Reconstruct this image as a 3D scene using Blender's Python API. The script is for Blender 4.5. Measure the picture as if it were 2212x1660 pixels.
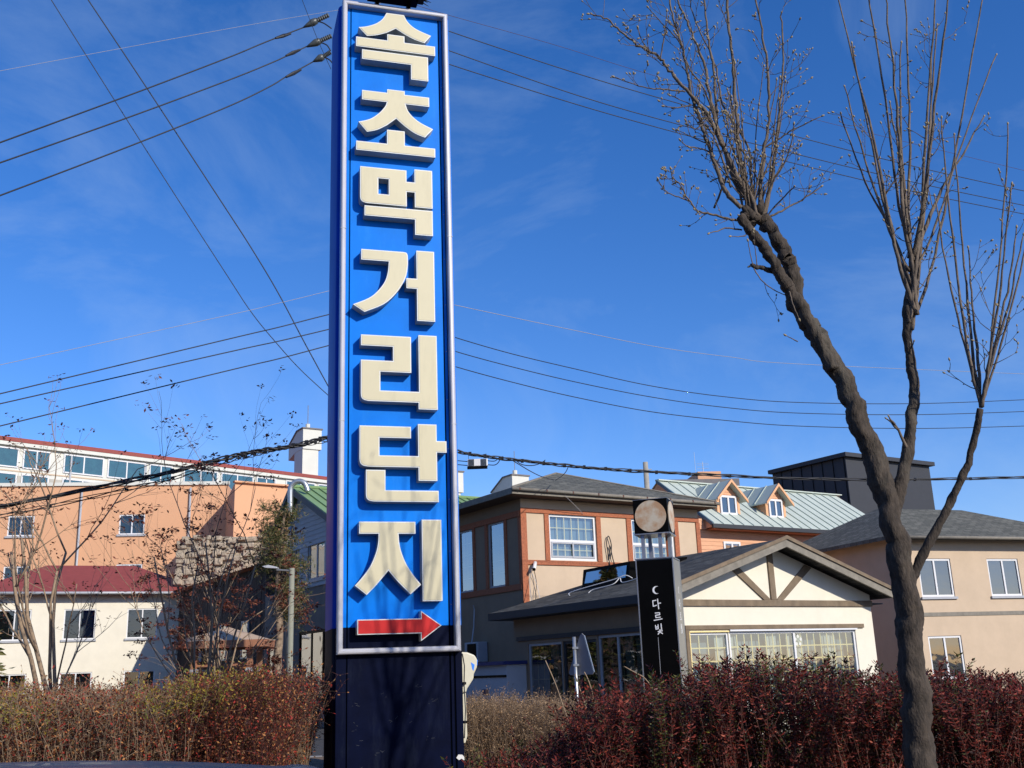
import bpy, math, random
from mathutils import Vector, Matrix, noise
R = math.radians
random.seed(7)
for o in list(bpy.data.objects): bpy.data.objects.remove(o)
sc = bpy.context.scene
COL = sc.collection
# ------------------------------------------------------------------ camera, sky, sun, exposure
CAMZ = 1.6
PITCH, ROLL, FOC = R(15.4539), R(-2.0979), 3021.14 / 1.33857      # focal length in units of a 2212 px wide picture
F_ = Vector((0, math.cos(PITCH), math.sin(PITCH)))
U0 = Vector((0, -math.sin(PITCH), math.cos(PITCH))); X0 = Vector((1, 0, 0))
RX = math.cos(ROLL) * X0 + math.sin(ROLL) * U0
UY = -math.sin(ROLL) * X0 + math.cos(ROLL) * U0
cd = bpy.data.cameras.new('camera'); cam = bpy.data.objects.new('camera', cd); COL.objects.link(cam)
m = Matrix((RX, UY, -F_)).transposed().to_4x4(); m.translation = Vector((0, 0, CAMZ)); cam.matrix_world = m
cd.sensor_width = 36; cd.lens = 36 * FOC / 2212; cd.clip_start = .05; cd.clip_end = 4000
sc.camera = cam
def px(x, y, Y):                      # the place at distance Y whose direction was measured at (x, y)
    d = F_ + RX * ((x - 1106) / FOC) - UY * ((y - 830) / FOC)
    return Vector((0, 0, CAMZ)) + d * (Y / d.y)
SUN_EL, SUN_AZ = R(27), R(44.8)       # azimuth to the right of straight behind the camera
sd = Vector((math.sin(SUN_AZ) * math.cos(SUN_EL), -math.cos(SUN_AZ) * math.cos(SUN_EL), math.sin(SUN_EL)))
w = bpy.data.worlds.new('World'); sc.world = w; w.use_nodes = True
nt = w.node_tree; nt.nodes.clear()
wo = nt.nodes.new('ShaderNodeOutputWorld'); bg = nt.nodes.new('ShaderNodeBackground'); sky = nt.nodes.new('ShaderNodeTexSky')
sky.sky_type = 'NISHITA'; sky.sun_disc = False; sky.sun_elevation = SUN_EL
sky.sun_rotation = math.atan2(sd.x, sd.y)
sky.altitude = 300; sky.air_density = 1.0; sky.dust_density = .35; sky.ozone_density = 3.0
tc = nt.nodes.new('ShaderNodeTexCoord'); mp = nt.nodes.new('ShaderNodeMapping')
mp.inputs['Scale'].default_value = (1.3, 1.6, 2.6); mp.inputs['Rotation'].default_value = (.2, .75, .5); mp.inputs['Location'].default_value = (.35, .1, .6)
nz = nt.nodes.new('ShaderNodeTexNoise'); nz.inputs['Scale'].default_value = 2.1; nz.inputs['Detail'].default_value = 9; nz.inputs['Roughness'].default_value = .62; nz.inputs['Distortion'].default_value = .7
cr = nt.nodes.new('ShaderNodeValToRGB'); cr.color_ramp.elements[0].position = .46; cr.color_ramp.elements[1].position = .86
cr.color_ramp.elements[0].color = (0, 0, 0, 1); cr.color_ramp.elements[1].color = (.34, .34, .34, 1)
mx = nt.nodes.new('ShaderNodeMix'); mx.data_type = 'RGBA'; mx.inputs['B'].default_value = (4.0, 5.2, 6.6, 1)
hs = nt.nodes.new('ShaderNodeHueSaturation'); hs.inputs['Saturation'].default_value = 1.29
tm = nt.nodes.new('ShaderNodeMix'); tm.data_type = 'RGBA'; tm.blend_type = 'MULTIPLY'; tm.inputs['Factor'].default_value = 1; tm.inputs['B'].default_value = (.97, .95, 1.24, 1)
L_ = nt.links.new
L_(tc.outputs['Generated'], mp.inputs['Vector']); L_(mp.outputs['Vector'], nz.inputs['Vector']); L_(nz.outputs['Fac'], cr.inputs['Fac'])
L_(sky.outputs['Color'], hs.inputs['Color']); L_(hs.outputs['Color'], tm.inputs['A']); L_(tm.outputs['Result'], mx.inputs['A']); L_(cr.outputs['Color'], mx.inputs['Factor']); L_(mx.outputs['Result'], bg.inputs['Color']); L_(bg.outputs['Background'], wo.inputs['Surface'])
bg.inputs['Strength'].default_value = .138
sl = bpy.data.lights.new('sun', 'SUN'); so = bpy.data.objects.new('sun', sl); COL.objects.link(so)
sl.energy = 4.8; sl.angle = R(.53); sl.color = (1, .93, .82); so.rotation_euler = sd.to_track_quat('Z', 'Y').to_euler()
vs = sc.view_settings; vs.view_transform = 'Standard'; vs.look = 'None'; vs.gamma = 1; vs.use_curve_mapping = False; vs.exposure = 0.0
sc.render.engine = 'CYCLES'

# ------------------------------------------------------------------ helpers
def tag(o, label=None, cat=None, group=None, kind=None):
    if label: o['label'] = label
    if cat: o['category'] = cat
    if group: o['group'] = group
    if kind: o['kind'] = kind
    return o
def thing(name, label, cat, loc=(0, 0, 0), rz=0, group=None):
    o = bpy.data.objects.new(name, None); COL.objects.link(o); o.location = loc; o.rotation_euler = (0, 0, rz); o.empty_display_size = .2
    return tag(o, label, cat, group)
def addmesh(name, me, mats, parent=None):
    me.materials.clear()
    for q in (mats if isinstance(mats, (list, tuple)) else [mats]): me.materials.append(q)
    o = bpy.data.objects.new(name, me); COL.objects.link(o)
    if parent: o.parent = parent
    return o
def fr_(a, d, z): return (a, d, z)            # front facade: a along the wall, d inwards
def sd_(a, d, z): return (d, a, z)            # left side facade
class MB:
    def __init__(s, f=None): s.v = []; s.f = []; s.mi = []; s.fn = f
    def P(s, p): return tuple(s.fn(*p)) if s.fn else tuple(p)
    def box(s, x0, x1, y0, y1, z0, z1, mi=0):
        n = len(s.v); s.v += [s.P(p) for p in ((x0, y0, z0), (x1, y0, z0), (x1, y1, z0), (x0, y1, z0), (x0, y0, z1), (x1, y0, z1), (x1, y1, z1), (x0, y1, z1))]
        s.f += [tuple(n + i for i in q) for q in ((3, 2, 1, 0), (4, 5, 6, 7), (0, 1, 5, 4), (1, 2, 6, 5), (2, 3, 7, 6), (3, 0, 4, 7))]; s.mi += [mi] * 6; return s
    def poly(s, pts, mi=0):
        n = len(s.v); s.v += [s.P(p) for p in pts]; s.f.append(tuple(range(n, n + len(pts)))); s.mi.append(mi); return s
    def prism(s, pts, vec, mi=0):             # polygon swept by vec
        n = len(s.v); k = len(pts); s.v += [s.P(p) for p in pts] + [s.P((p[0] + vec[0], p[1] + vec[1], p[2] + vec[2])) for p in pts]
        s.f.append(tuple(range(n, n + k))); s.f.append(tuple(reversed(range(n + k, n + 2 * k))))
        for i in range(k): j = (i + 1) % k; s.f.append((n + i, n + k + i, n + k + j, n + j))
        s.mi += [mi] * (k + 2); return s
    def bar(s, a, b, wd, hg, up=(0, 0, 1), mi=0):
        a = Vector(s.P(a)); b = Vector(s.P(b)); d = (b - a).normalized(); u = Vector(up); x = d.cross(u)
        if x.length < 1e-4: x = d.cross(Vector((1, 0, 0)))
        x.normalize(); y = x.cross(d); n = len(s.v)
        for p in (a, b):
            for (i, j) in ((-1, -1), (1, -1), (1, 1), (-1, 1)): s.v.append(tuple(p + x * i * wd / 2 + y * j * hg / 2))
        s.f += [tuple(n + i for i in q) for q in ((0, 1, 2, 3), (7, 6, 5, 4), (0, 4, 5, 1), (1, 5, 6, 2), (2, 6, 7, 3), (3, 7, 4, 0))]; s.mi += [mi] * 6; return s
    def tube(s, pts, r, seg=6, mi=0, cap=True):
        pts = [Vector(s.P(p)) for p in pts]; k = len(pts)
        rr = r if isinstance(r, (list, tuple)) else [r] * k
        n0 = len(s.v); pu = None
        for i, p in enumerate(pts):
            d = (pts[min(i + 1, k - 1)] - pts[max(i - 1, 0)])
            if d.length < 1e-9: d = Vector((0, 0, 1))
            d.normalize()
            if pu is None: pu = d.orthogonal().normalized()
            pu = (pu - d * pu.dot(d))
            if pu.length < 1e-6: pu = d.orthogonal()
            pu.normalize(); q = d.cross(pu)
            for j in range(seg):
                a = 2 * math.pi * j / seg; s.v.append(tuple(p + (pu * math.cos(a) + q * math.sin(a)) * rr[i]))
        for i in range(k - 1):
            for j in range(seg):
                a = n0 + i * seg + j; b = n0 + i * seg + (j + 1) % seg; s.f.append((a, b, b + seg, a + seg)); s.mi.append(mi)
        if cap:
            s.f.append(tuple(n0 + j for j in reversed(range(seg)))); s.f.append(tuple(n0 + (k - 1) * seg + j for j in range(seg))); s.mi += [mi, mi]
        return s
    def leaf(s, p, d, side, ln, wd, fold=.25, mi=0):   # a small folded leaf: two triangles pairs
        nrm = d.cross(side).normalized(); n = len(s.v); mdl = p + d * ln * .5
        s.v += [tuple(p), tuple(mdl + side * wd * .5 + nrm * wd * fold), tuple(p + d * ln), tuple(mdl - side * wd * .5 + nrm * wd * fold)]
        s.f += [(n, n + 1, n + 2), (n, n + 2, n + 3)]; s.mi += [mi, mi]
    def build(s, name, mats, parent=None, label=None, cat=None, group=None, kind=None, smooth=False, bevel=0):
        me = bpy.data.meshes.new(name); me.from_pydata(s.v, [], s.f)
        if any(s.mi): me.polygons.foreach_set('material_index', s.mi)
        if smooth: me.polygons.foreach_set('use_smooth', [True] * len(s.f))
        me.update(); o = addmesh(name, me, mats, parent)
        if bevel:
            b = o.modifiers.new('bevel', 'BEVEL'); b.width = bevel; b.segments = 2; b.limit_method = 'ANGLE'
        return tag(o, label, cat, group, kind)
def catmull(P, n=8):
    P = [Vector(p) for p in P]; out = []
    for i in range(len(P) - 1):
        a, b, c, d = P[max(i - 1, 0)], P[i], P[i + 1], P[min(i + 2, len(P) - 1)]
        for j in range(n):
            t = j / n; out.append(.5 * ((2 * b) + (c - a) * t + (2 * a - 5 * b + 4 * c - d) * t * t + (3 * b - a - 3 * c + d) * t ** 3))
    out.append(P[-1]); return out
def lerp(a, b, t): return a + (b - a) * t

# ------------------------------------------------------------------ materials
def mat(name, col, rough=.6, var=.12, vscale=3.0, bump=.0, bscale=40, metal=0, spec=.5, coat=0, col2=None, stretch=(1, 1, 1), dirt=0, dcol=(.1, .09, .07), emit=None):
    M = bpy.data.materials.new(name); M.use_nodes = True; t = M.node_tree; b = t.nodes['Principled BSDF']
    b.inputs['Roughness'].default_value = rough; b.inputs['Metallic'].default_value = metal; b.inputs['Specular IOR Level'].default_value = spec; b.inputs['Coat Weight'].default_value = coat
    c = t.nodes.new('ShaderNodeTexCoord'); mp = t.nodes.new('ShaderNodeMapping'); mp.inputs['Scale'].default_value = stretch; t.links.new(c.outputs['Object'], mp.inputs['Vector'])
    n = t.nodes.new('ShaderNodeTexNoise'); n.inputs['Scale'].default_value = vscale; n.inputs['Detail'].default_value = 6; n.inputs['Roughness'].default_value = .65; t.links.new(mp.outputs['Vector'], n.inputs['Vector'])
    r = t.nodes.new('ShaderNodeValToRGB'); r.color_ramp.elements[0].position = .3; r.color_ramp.elements[1].position = .7
    c2 = col2 or tuple(min(1, x * (1 + var)) for x in col); c1 = col if col2 else tuple(x * (1 - var) for x in col)
    r.color_ramp.elements[0].color = (*c1, 1); r.color_ramp.elements[1].color = (*c2, 1); t.links.new(n.outputs['Fac'], r.inputs['Fac'])
    out = r.outputs['Color']
    if dirt:
        n2 = t.nodes.new('ShaderNodeTexNoise'); n2.inputs['Scale'].default_value = 1.3; n2.inputs['Detail'].default_value = 9; n2.inputs['Roughness'].default_value = .75
        m2 = t.nodes.new('ShaderNodeMapping'); m2.inputs['Scale'].default_value = (3, 3, .6); t.links.new(c.outputs['Object'], m2.inputs['Vector']); t.links.new(m2.outputs['Vector'], n2.inputs['Vector'])
        r2 = t.nodes.new('ShaderNodeMapRange'); r2.inputs['From Min'].default_value = .52; r2.inputs['From Max'].default_value = .8; r2.inputs['To Max'].default_value = dirt; t.links.new(n2.outputs['Fac'], r2.inputs['Value'])
        x = t.nodes.new('ShaderNodeMix'); x.data_type = 'RGBA'; x.inputs['B'].default_value = (*dcol, 1); t.links.new(r2.outputs['Result'], x.inputs['Factor']); t.links.new(out, x.inputs['A']); out = x.outputs['Result']
    t.links.new(out, b.inputs['Base Color'])
    if bump:
        n3 = t.nodes.new('ShaderNodeTexNoise'); n3.inputs['Scale'].default_value = bscale; n3.inputs['Detail'].default_value = 5; t.links.new(mp.outputs['Vector'], n3.inputs['Vector'])
        bp = t.nodes.new('ShaderNodeBump'); bp.inputs['Strength'].default_value = bump; bp.inputs['Distance'].default_value = .01; t.links.new(n3.outputs['Fac'], bp.inputs['Height']); t.links.new(bp.outputs['Normal'], b.inputs['Normal'])
    if emit: b.inputs['Emission Color'].default_value = (*emit, 1); b.inputs['Emission Strength'].default_value = 1
    return M
def leafmat(name, cols, rough=.45, trans=.25):
    M = bpy.data.materials.new(name); M.use_nodes = True; t = M.node_tree; b = t.nodes['Principled BSDF']; b.inputs['Roughness'].default_value = rough
    g = t.nodes.new('ShaderNodeNewGeometry'); r = t.nodes.new('ShaderNodeValToRGB'); r.color_ramp.interpolation = 'CONSTANT'
    while len(r.color_ramp.elements) < len(cols): r.color_ramp.elements.new(.5)
    acc = 0; tot = sum(c[1] for c in cols)
    for i, (c, wt) in enumerate(cols): r.color_ramp.elements[i].position = acc / tot; r.color_ramp.elements[i].color = (*c, 1); acc += wt
    t.links.new(g.outputs['Random Per Island'], r.inputs['Fac']); t.links.new(r.outputs['Color'], b.inputs['Base Color'])
    tr = t.nodes.new('ShaderNodeBsdfTranslucent'); t.links.new(r.outputs['Color'], tr.inputs['Color']); ms = t.nodes.new('ShaderNodeMixShader'); ms.inputs['Fac'].default_value = trans
    o = t.nodes['Material Output']; t.links.new(b.outputs['BSDF'], ms.inputs[1]); t.links.new(tr.outputs['BSDF'], ms.inputs[2]); t.links.new(ms.outputs['Shader'], o.inputs['Surface'])
    return M
def shingle(name, c1, c2, sx=.35, sy=.16, rot=(0, 0, 0)):
    M = bpy.data.materials.new(name); M.use_nodes = True; t = M.node_tree; b = t.nodes['Principled BSDF']; b.inputs['Roughness'].default_value = .9
    c = t.nodes.new('ShaderNodeTexCoord'); br = t.nodes.new('ShaderNodeTexBrick'); br.inputs['Scale'].default_value = 1; br.inputs['Brick Width'].default_value = sx; br.inputs['Row Height'].default_value = sy
    br.inputs['Mortar Size'].default_value = .012; br.inputs['Color1'].default_value = (*c1, 1); br.inputs['Color2'].default_value = (*c2, 1); br.inputs['Mortar'].default_value = (c1[0] * .35, c1[1] * .35, c1[2] * .35, 1); br.inputs['Bias'].default_value = -.2
    br.offset_frequency = 2; br.offset = .37
    t.links.new(c.outputs['UV'], br.inputs['Vector'])
    n = t.nodes.new('ShaderNodeTexNoise'); n.inputs['Scale'].default_value = 2.5; n.inputs['Detail'].default_value = 8; n.inputs['Roughness'].default_value = .8; t.links.new(c.outputs['Object'], n.inputs['Vector'])
    mr = t.nodes.new('ShaderNodeMapRange'); mr.inputs['To Min'].default_value = .25; mr.inputs['To Max'].default_value = 1.75; t.links.new(n.outputs['Fac'], mr.inputs['Value'])
    mu = t.nodes.new('ShaderNodeMix'); mu.data_type = 'RGBA'; mu.blend_type = 'MULTIPLY'; mu.inputs['Factor'].default_value = 1; t.links.new(br.outputs['Color'], mu.inputs['A']); t.links.new(mr.outputs['Result'], mu.inputs['B']); t.links.new(mu.outputs['Result'], b.inputs['Base Color'])
    bp = t.nodes.new('ShaderNodeBump'); bp.inputs['Strength'].default_value = .8; bp.inputs['Distance'].default_value = .02; bp.invert = True; t.links.new(br.outputs['Fac'], bp.inputs['Height']); t.links.new(bp.outputs['Normal'], b.inputs['Normal'])
    return M
def glassmat(name, tint, refl=.12, see=.6, rough=.02):
    M = bpy.data.materials.new(name); M.use_nodes = True; t = M.node_tree; t.nodes.clear(); o = t.nodes.new('ShaderNodeOutputMaterial')
    g = t.nodes.new('ShaderNodeBsdfGlossy'); g.inputs['Roughness'].default_value = rough; tr = t.nodes.new('ShaderNodeBsdfTransparent'); tr.inputs['Color'].default_value = (*tint, 1)
    lw = t.nodes.new('ShaderNodeLayerWeight'); lw.inputs['Blend'].default_value = .35; mr = t.nodes.new('ShaderNodeMapRange'); mr.inputs['To Min'].default_value = refl; mr.inputs['To Max'].default_value = .9
    n = t.nodes.new('ShaderNodeTexNoise'); n.inputs['Scale'].default_value = 1.4; c = t.nodes.new('ShaderNodeTexCoord'); bp = t.nodes.new('ShaderNodeBump'); bp.inputs['Strength'].default_value = .06; bp.inputs['Distance'].default_value = .05
    t.links.new(c.outputs['Object'], n.inputs['Vector']); t.links.new(n.outputs['Fac'], bp.inputs['Height']); t.links.new(bp.outputs['Normal'], g.inputs['Normal'])
    ms = t.nodes.new('ShaderNodeMixShader'); t.links.new(lw.outputs['Facing'], mr.inputs['Value']); t.links.new(mr.outputs['Result'], ms.inputs['Fac']); t.links.new(tr.outputs['BSDF'], ms.inputs[1]); t.links.new(g.outputs['BSDF'], ms.inputs[2]); t.links.new(ms.outputs['Shader'], o.inputs['Surface'])
    return M
M = dict(
 asphalt=mat('asphalt', (.05, .05, .052), .9, .25, 6, .5, 120),
 soil=mat('soil', (.16, .11, .07), .95, .35, 9, .9, 60),
 kerb=mat('kerb_stone', (.33, .32, .3), .85, .15, 8, .4, 80),
 sblue=mat('blue_sign_paint', (.0, .165, .66), .42, .10, 1.6, 0, spec=.08, dirt=.30, dcol=(.05, .30, .70)),
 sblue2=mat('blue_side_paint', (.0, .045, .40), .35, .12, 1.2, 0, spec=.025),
 snavy=mat('navy_sign_paint', (.0012, .0030, .016), .5, .3, 2.5, .06, 30, spec=.05, dirt=.5, dcol=(.024, .032, .05)),
 sgap=mat('dark_joint', (.0015, .002, .004), .9, spec=0),
 falu=mat('pale_aluminium_frame', (.47, .465, .49), .28, .05, 6, 0, metal=.25, dirt=.25, dcol=(.4, .39, .38)),
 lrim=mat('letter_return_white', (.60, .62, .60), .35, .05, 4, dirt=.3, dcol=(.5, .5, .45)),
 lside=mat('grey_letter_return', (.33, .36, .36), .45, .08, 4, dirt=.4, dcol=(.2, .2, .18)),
 lface=mat('cream_acrylic', (.55, .50, .335), .45, .03, 2, spec=.3, dirt=.42, dcol=(.36, .32, .2)),
 ared=mat('red_acrylic', (.50, .022, .022), .5, .08, 2, spec=.15),
 scr=mat('dull_scratch', (.055, .06, .07), .7, .3),
 black=mat('black_paint', (.003, .003, .003), .45, .2, spec=.06),
 cable=mat('black_cable', (.010, .010, .012), .55),
 cablel=mat('pale_cable', (.30, .29, .30), .5),
 insul=mat('grey_insulator', (.055, .062, .062), .4, .3, 8),
 concrete=mat('weathered_concrete', (.30, .28, .24), .9, .15, 5, .3, 50),
 bark=mat('grey_brown_bark', (.115, .088, .064), .85, .55, 18, .9, 60, stretch=(1, 1, .35)),
 barkd=mat('dark_trunk_bark', (.045, .034, .025), .95, .65, 26, 1., 70, stretch=(1, 1, .4), dirt=.55, dcol=(.15, .14, .11)),
 twig=mat('tan_twig', (.27, .19, .12), .8, .3, 20),
 twigr=mat('reddish_twig', (.085, .028, .018), .75, .4, 12),
 bud=mat('pale_fuzzy_bud', (.27, .22, .13), .8, .2, 40),
 dry=leafmat('dry_tan_leaf', [((.44, .27, .14), 3), ((.28, .17, .085), 3), ((.56, .39, .23), 2), ((.13, .08, .04), 2)], .8, .3),
 redl=leafmat('red_shrub_leaf', [((.14, .017, .010), 4), ((.24, .030, .016), 2.4), ((.030, .007, .004), 3.6), ((.36, .08, .04), .8), ((.07, .075, .018), .45), ((.035, .05, .012), .35)], .65, .25),
 greenl=leafmat('olive_shrub_leaf', [((.10, .11, .022), 3), ((.17, .15, .03), 2), ((.05, .065, .015), 3), ((.12, .02, .015), 2)], .38, .25),
 rustl=leafmat('rust_shrub_leaf', [((.20, .055, .018), 4), ((.04, .010, .006), 3.6), ((.36, .03, .018), 1.8), ((.50, .22, .07), 1.6), ((.22, .13, .05), 1.4)], .6, .25),
 yell=leafmat('yellow_green_leaf', [((.34, .26, .03), 3), ((.16, .16, .025), 3), ((.34, .20, .04), 1.5), ((.13, .04, .02), 1)], .55, .3),
 needle=leafmat('pine_needle', [((.07, .085, .02), 4), ((.14, .13, .035), 3), ((.28, .16, .07), 1.8), ((.03, .04, .012), 3)], .6, .15),
 deadl=leafmat('dead_red_leaf', [((.20, .055, .03), 3), ((.09, .03, .02), 3), ((.32, .12, .06), 1.2)], .7, .3),
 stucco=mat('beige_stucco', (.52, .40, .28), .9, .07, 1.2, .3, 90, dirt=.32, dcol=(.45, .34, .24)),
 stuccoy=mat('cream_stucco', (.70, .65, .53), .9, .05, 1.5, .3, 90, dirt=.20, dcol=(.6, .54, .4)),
 stucco_shaded=mat('shaded_side_stucco', (.26, .18, .115), .9, .10, 2, .25, 90, dirt=.2, dcol=(.15, .13, .12)),  # darker copy of the house stucco; the side walls' shade is in the colour
 timber=mat('orange_brown_timber', (.33, .10, .04), .75, .35, 5, .35, 40, stretch=(4, 4, 4), dirt=.35, dcol=(.10, .035, .02)),
 timberg=mat('grey_brown_timber', (.17, .125, .08), .85, .25, 5, .3, 40, dirt=.3, dcol=(.33, .28, .2)),
 fascia=mat('weathered_fascia', (.20, .18, .145), .8, .22, 6, .2, 40, dirt=.3, dcol=(.1, .08, .06)),
 shin=shingle('grey_shingle', (.09, .09, .072), (.165, .16, .13)),
 shind=shingle('dark_shingle', (.040, .040, .036), (.10, .10, .088)),
 white=mat('white_upvc', (.66, .66, .66), .35, .03, 3),
 greyp=mat('grey_upvc', (.36, .37, .39), .4, .05, 3),
 munt=mat('pale_gold_muntin', (.78, .62, .26), .4, .05),
 curt=mat('pale_curtain', (.48, .50, .44), .95, .12, 1.0),
 room=mat('dark_room', (.035, .04, .045), .9),
 roomb=mat('blue_grey_blind', (.13, .19, .22), .9, .25, 1.5),
 glass=glassmat('clear_window_glass', (.80, .88, .90), .16),
 glassd=glassmat('dark_window_glass', (.30, .36, .38), .10),
 pink=mat('salmon_siding', (.62, .33, .19), .8, .10, 2, .2, 30, stretch=(1, 1, 6)),
 pinkt=mat('salmon_trim', (.66, .36, .19), .75, .05),
 mroof=mat('pale_grey_green_metal', (.45, .50, .44), .5, .07, 1.5, 0, spec=.3, dirt=.25, dcol=(.5, .49, .4)),
 mgreen=mat('green_metal', (.19, .30, .13), .45, .08, 1.5, 0, dirt=.2, dcol=(.2, .34, .2)),
 bluesid=mat('blue_grey_siding', (.42, .43, .45), .7, .06, 2),
 lstucco=mat('grey_wall', (.20, .17, .145), .9, .10, 2, .2, 60, dirt=.3, dcol=(.2, .19, .18)),
 peach=mat('peach_wall', (.62, .34, .19), .85, .03, .4, dirt=.1, dcol=(.66, .4, .24)),
 towerw=mat('white_tower', (.60, .60, .54), .85, .04, .5, dirt=.15, dcol=(.5, .5, .46)),
 redcap=mat('red_roof_cap', (.25, .05, .04), .7),
 teal=glassmat('teal_far_glass', (.45, .72, .68), .12),
 rock=mat('pale_stone_wall', (.36, .30, .22), .95, .5, 9, 1, 12),
 brownw=mat('dark_brown_boards', (.045, .03, .025), .85, .3, 3, .2, 20, stretch=(5, 5, .5)),
 orange=mat('orange_roof', (.52, .14, .05), .7, .2),
 charcoal=mat('charcoal_cladding', (.02, .022, .028), .6, .1),
 greyb=mat('grey_roof_block', (.16, .15, .15), .85, .1),
 galv=mat('galvanised_steel', (.42, .44, .45), .35, .15, 4, 0, metal=.7),
 pole=mat('olive_lamp_post', (.26, .26, .20), .5, .08),
 mirror=mat('polished_steel', (.36, .35, .30), .35, .06, 3, 0, metal=.5),
 txt=mat('white_print', (.8, .8, .8), .6, .02),
 carp=mat('dark_blue_car_paint', (.010, .018, .032), .45, .1, 2, 0, metal=.2, coat=.15, spec=.3),
 tyre=mat('tyre_rubber', (.02, .02, .02), .85),
 pavil=mat('tan_roof_sheet', (.46, .33, .22), .8, .12, 2, dirt=.3, dcol=(.3, .2, .13)),
 pavilf=mat('brown_fascia', (.30, .13, .07), .75, .2),
 creamp=mat('cream_plastic', (.55, .52, .40), .45, .05, 3, dirt=.2, dcol=(.4, .36, .26)),
 bluet=mat('bright_blue_plastic', (.02, .2, .8), .4),
 silver=mat('white_vinyl_tape', (.6, .6, .58), .5),
)
mm = bpy.data.materials.new('moon_print'); mm.use_nodes = True; t = mm.node_tree; b = t.nodes['Principled BSDF']; b.inputs['Roughness'].default_value = .5
c = t.nodes.new('ShaderNodeTexCoord'); n = t.nodes.new('ShaderNodeTexNoise'); n.inputs['Scale'].default_value = 5.2; n.inputs['Detail'].default_value = 8; n.inputs['Roughness'].default_value = .6
r = t.nodes.new('ShaderNodeValToRGB'); r.color_ramp.elements[0].position = .40; r.color_ramp.elements[0].color = (.52, .46, .35, 1); r.color_ramp.elements[1].position = .60; r.color_ramp.elements[1].color = (.42, .26, .145, 1)
t.links.new(c.outputs['Object'], n.inputs['Vector']); t.links.new(n.outputs['Fac'], r.inputs['Fac']); t.links.new(r.outputs['Color'], b.inputs['Base Color']); M['moon'] = mm

# ------------------------------------------------------------------ ground
MB().poly([(-900, -300, 0), (900, -300, 0), (900, 1500, 0), (-900, 1500, 0)]).build('ground', M['asphalt'], kind='structure')
g = MB()
N = 60
for j in range(13):
    for i in range(N + 1):
        x = -14 + 30 * i / N; y = 7.3 + 8.9 * j / 12
        z = .50 + .06 * noise.noise(Vector((x * .8, y * .8, 0))) + .03 * noise.noise(Vector((x * 4, y * 4, 3)))
        g.v.append((x, y, z))
for j in range(12):
    for i in range(N): a = j * (N + 1) + i; g.f.append((a, a + 1, a + N + 2, a + N + 1)); g.mi.append(0)
g.build('planting_bed_soil', M['soil'], kind='structure', smooth=True)
kb = thing('kerb', 'low grey stone kerb holding the raised planting bed', 'kerb', (0, 0, 0)); kb['kind'] = 'structure'
k0 = MB().box(-.49, .49, -.1, .1, 0, .52).build('kerb_stone', M['kerb'], kb, bevel=.02); k0.location = (-13.5, 7.2, 0)
for i in range(1, 30):
    k = k0.copy(); COL.objects.link(k); k.parent = kb; k.location = (-13.5 + i, 7.2, 0)
for i in range(30):
    k = k0.copy(); COL.objects.link(k); k.parent = kb; k.location = (-13.5 + i, 16.3, 0)

# ------------------------------------------------------------------ generic building pieces
def wall(mb, a0, a1, z0, z1, holes=(), th=.12, mi=0):
    A = sorted({a0, a1, *[q for h in holes for q in h[:2]]}); Z = sorted({z0, z1, *[q for h in holes for q in h[2:]]})
    for i in range(len(A) - 1):
        for j in range(len(Z) - 1):
            ca = (A[i] + A[i + 1]) / 2; cz = (Z[j] + Z[j + 1]) / 2
            if any(h[0] < ca < h[1] and h[2] < cz < h[3] for h in holes): continue
            mb.poly([(A[i], 0, Z[j]), (A[i + 1], 0, Z[j]), (A[i + 1], 0, Z[j + 1]), (A[i], 0, Z[j + 1])], mi)
    for h in holes:
        b0, b1, y0, y1 = h
        mb.poly([(b0, 0, y0), (b1, 0, y0), (b1, th, y0), (b0, th, y0)], mi); mb.poly([(b0, 0, y1), (b1, 0, y1), (b1, th, y1), (b0, th, y1)], mi)
        mb.poly([(b0, 0, y0), (b0, 0, y1), (b0, th, y1), (b0, th, y0)], mi); mb.poly([(b1, 0, y0), (b1, 0, y1), (b1, th, y1), (b1, th, y0)], mi)
    return mb
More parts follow.
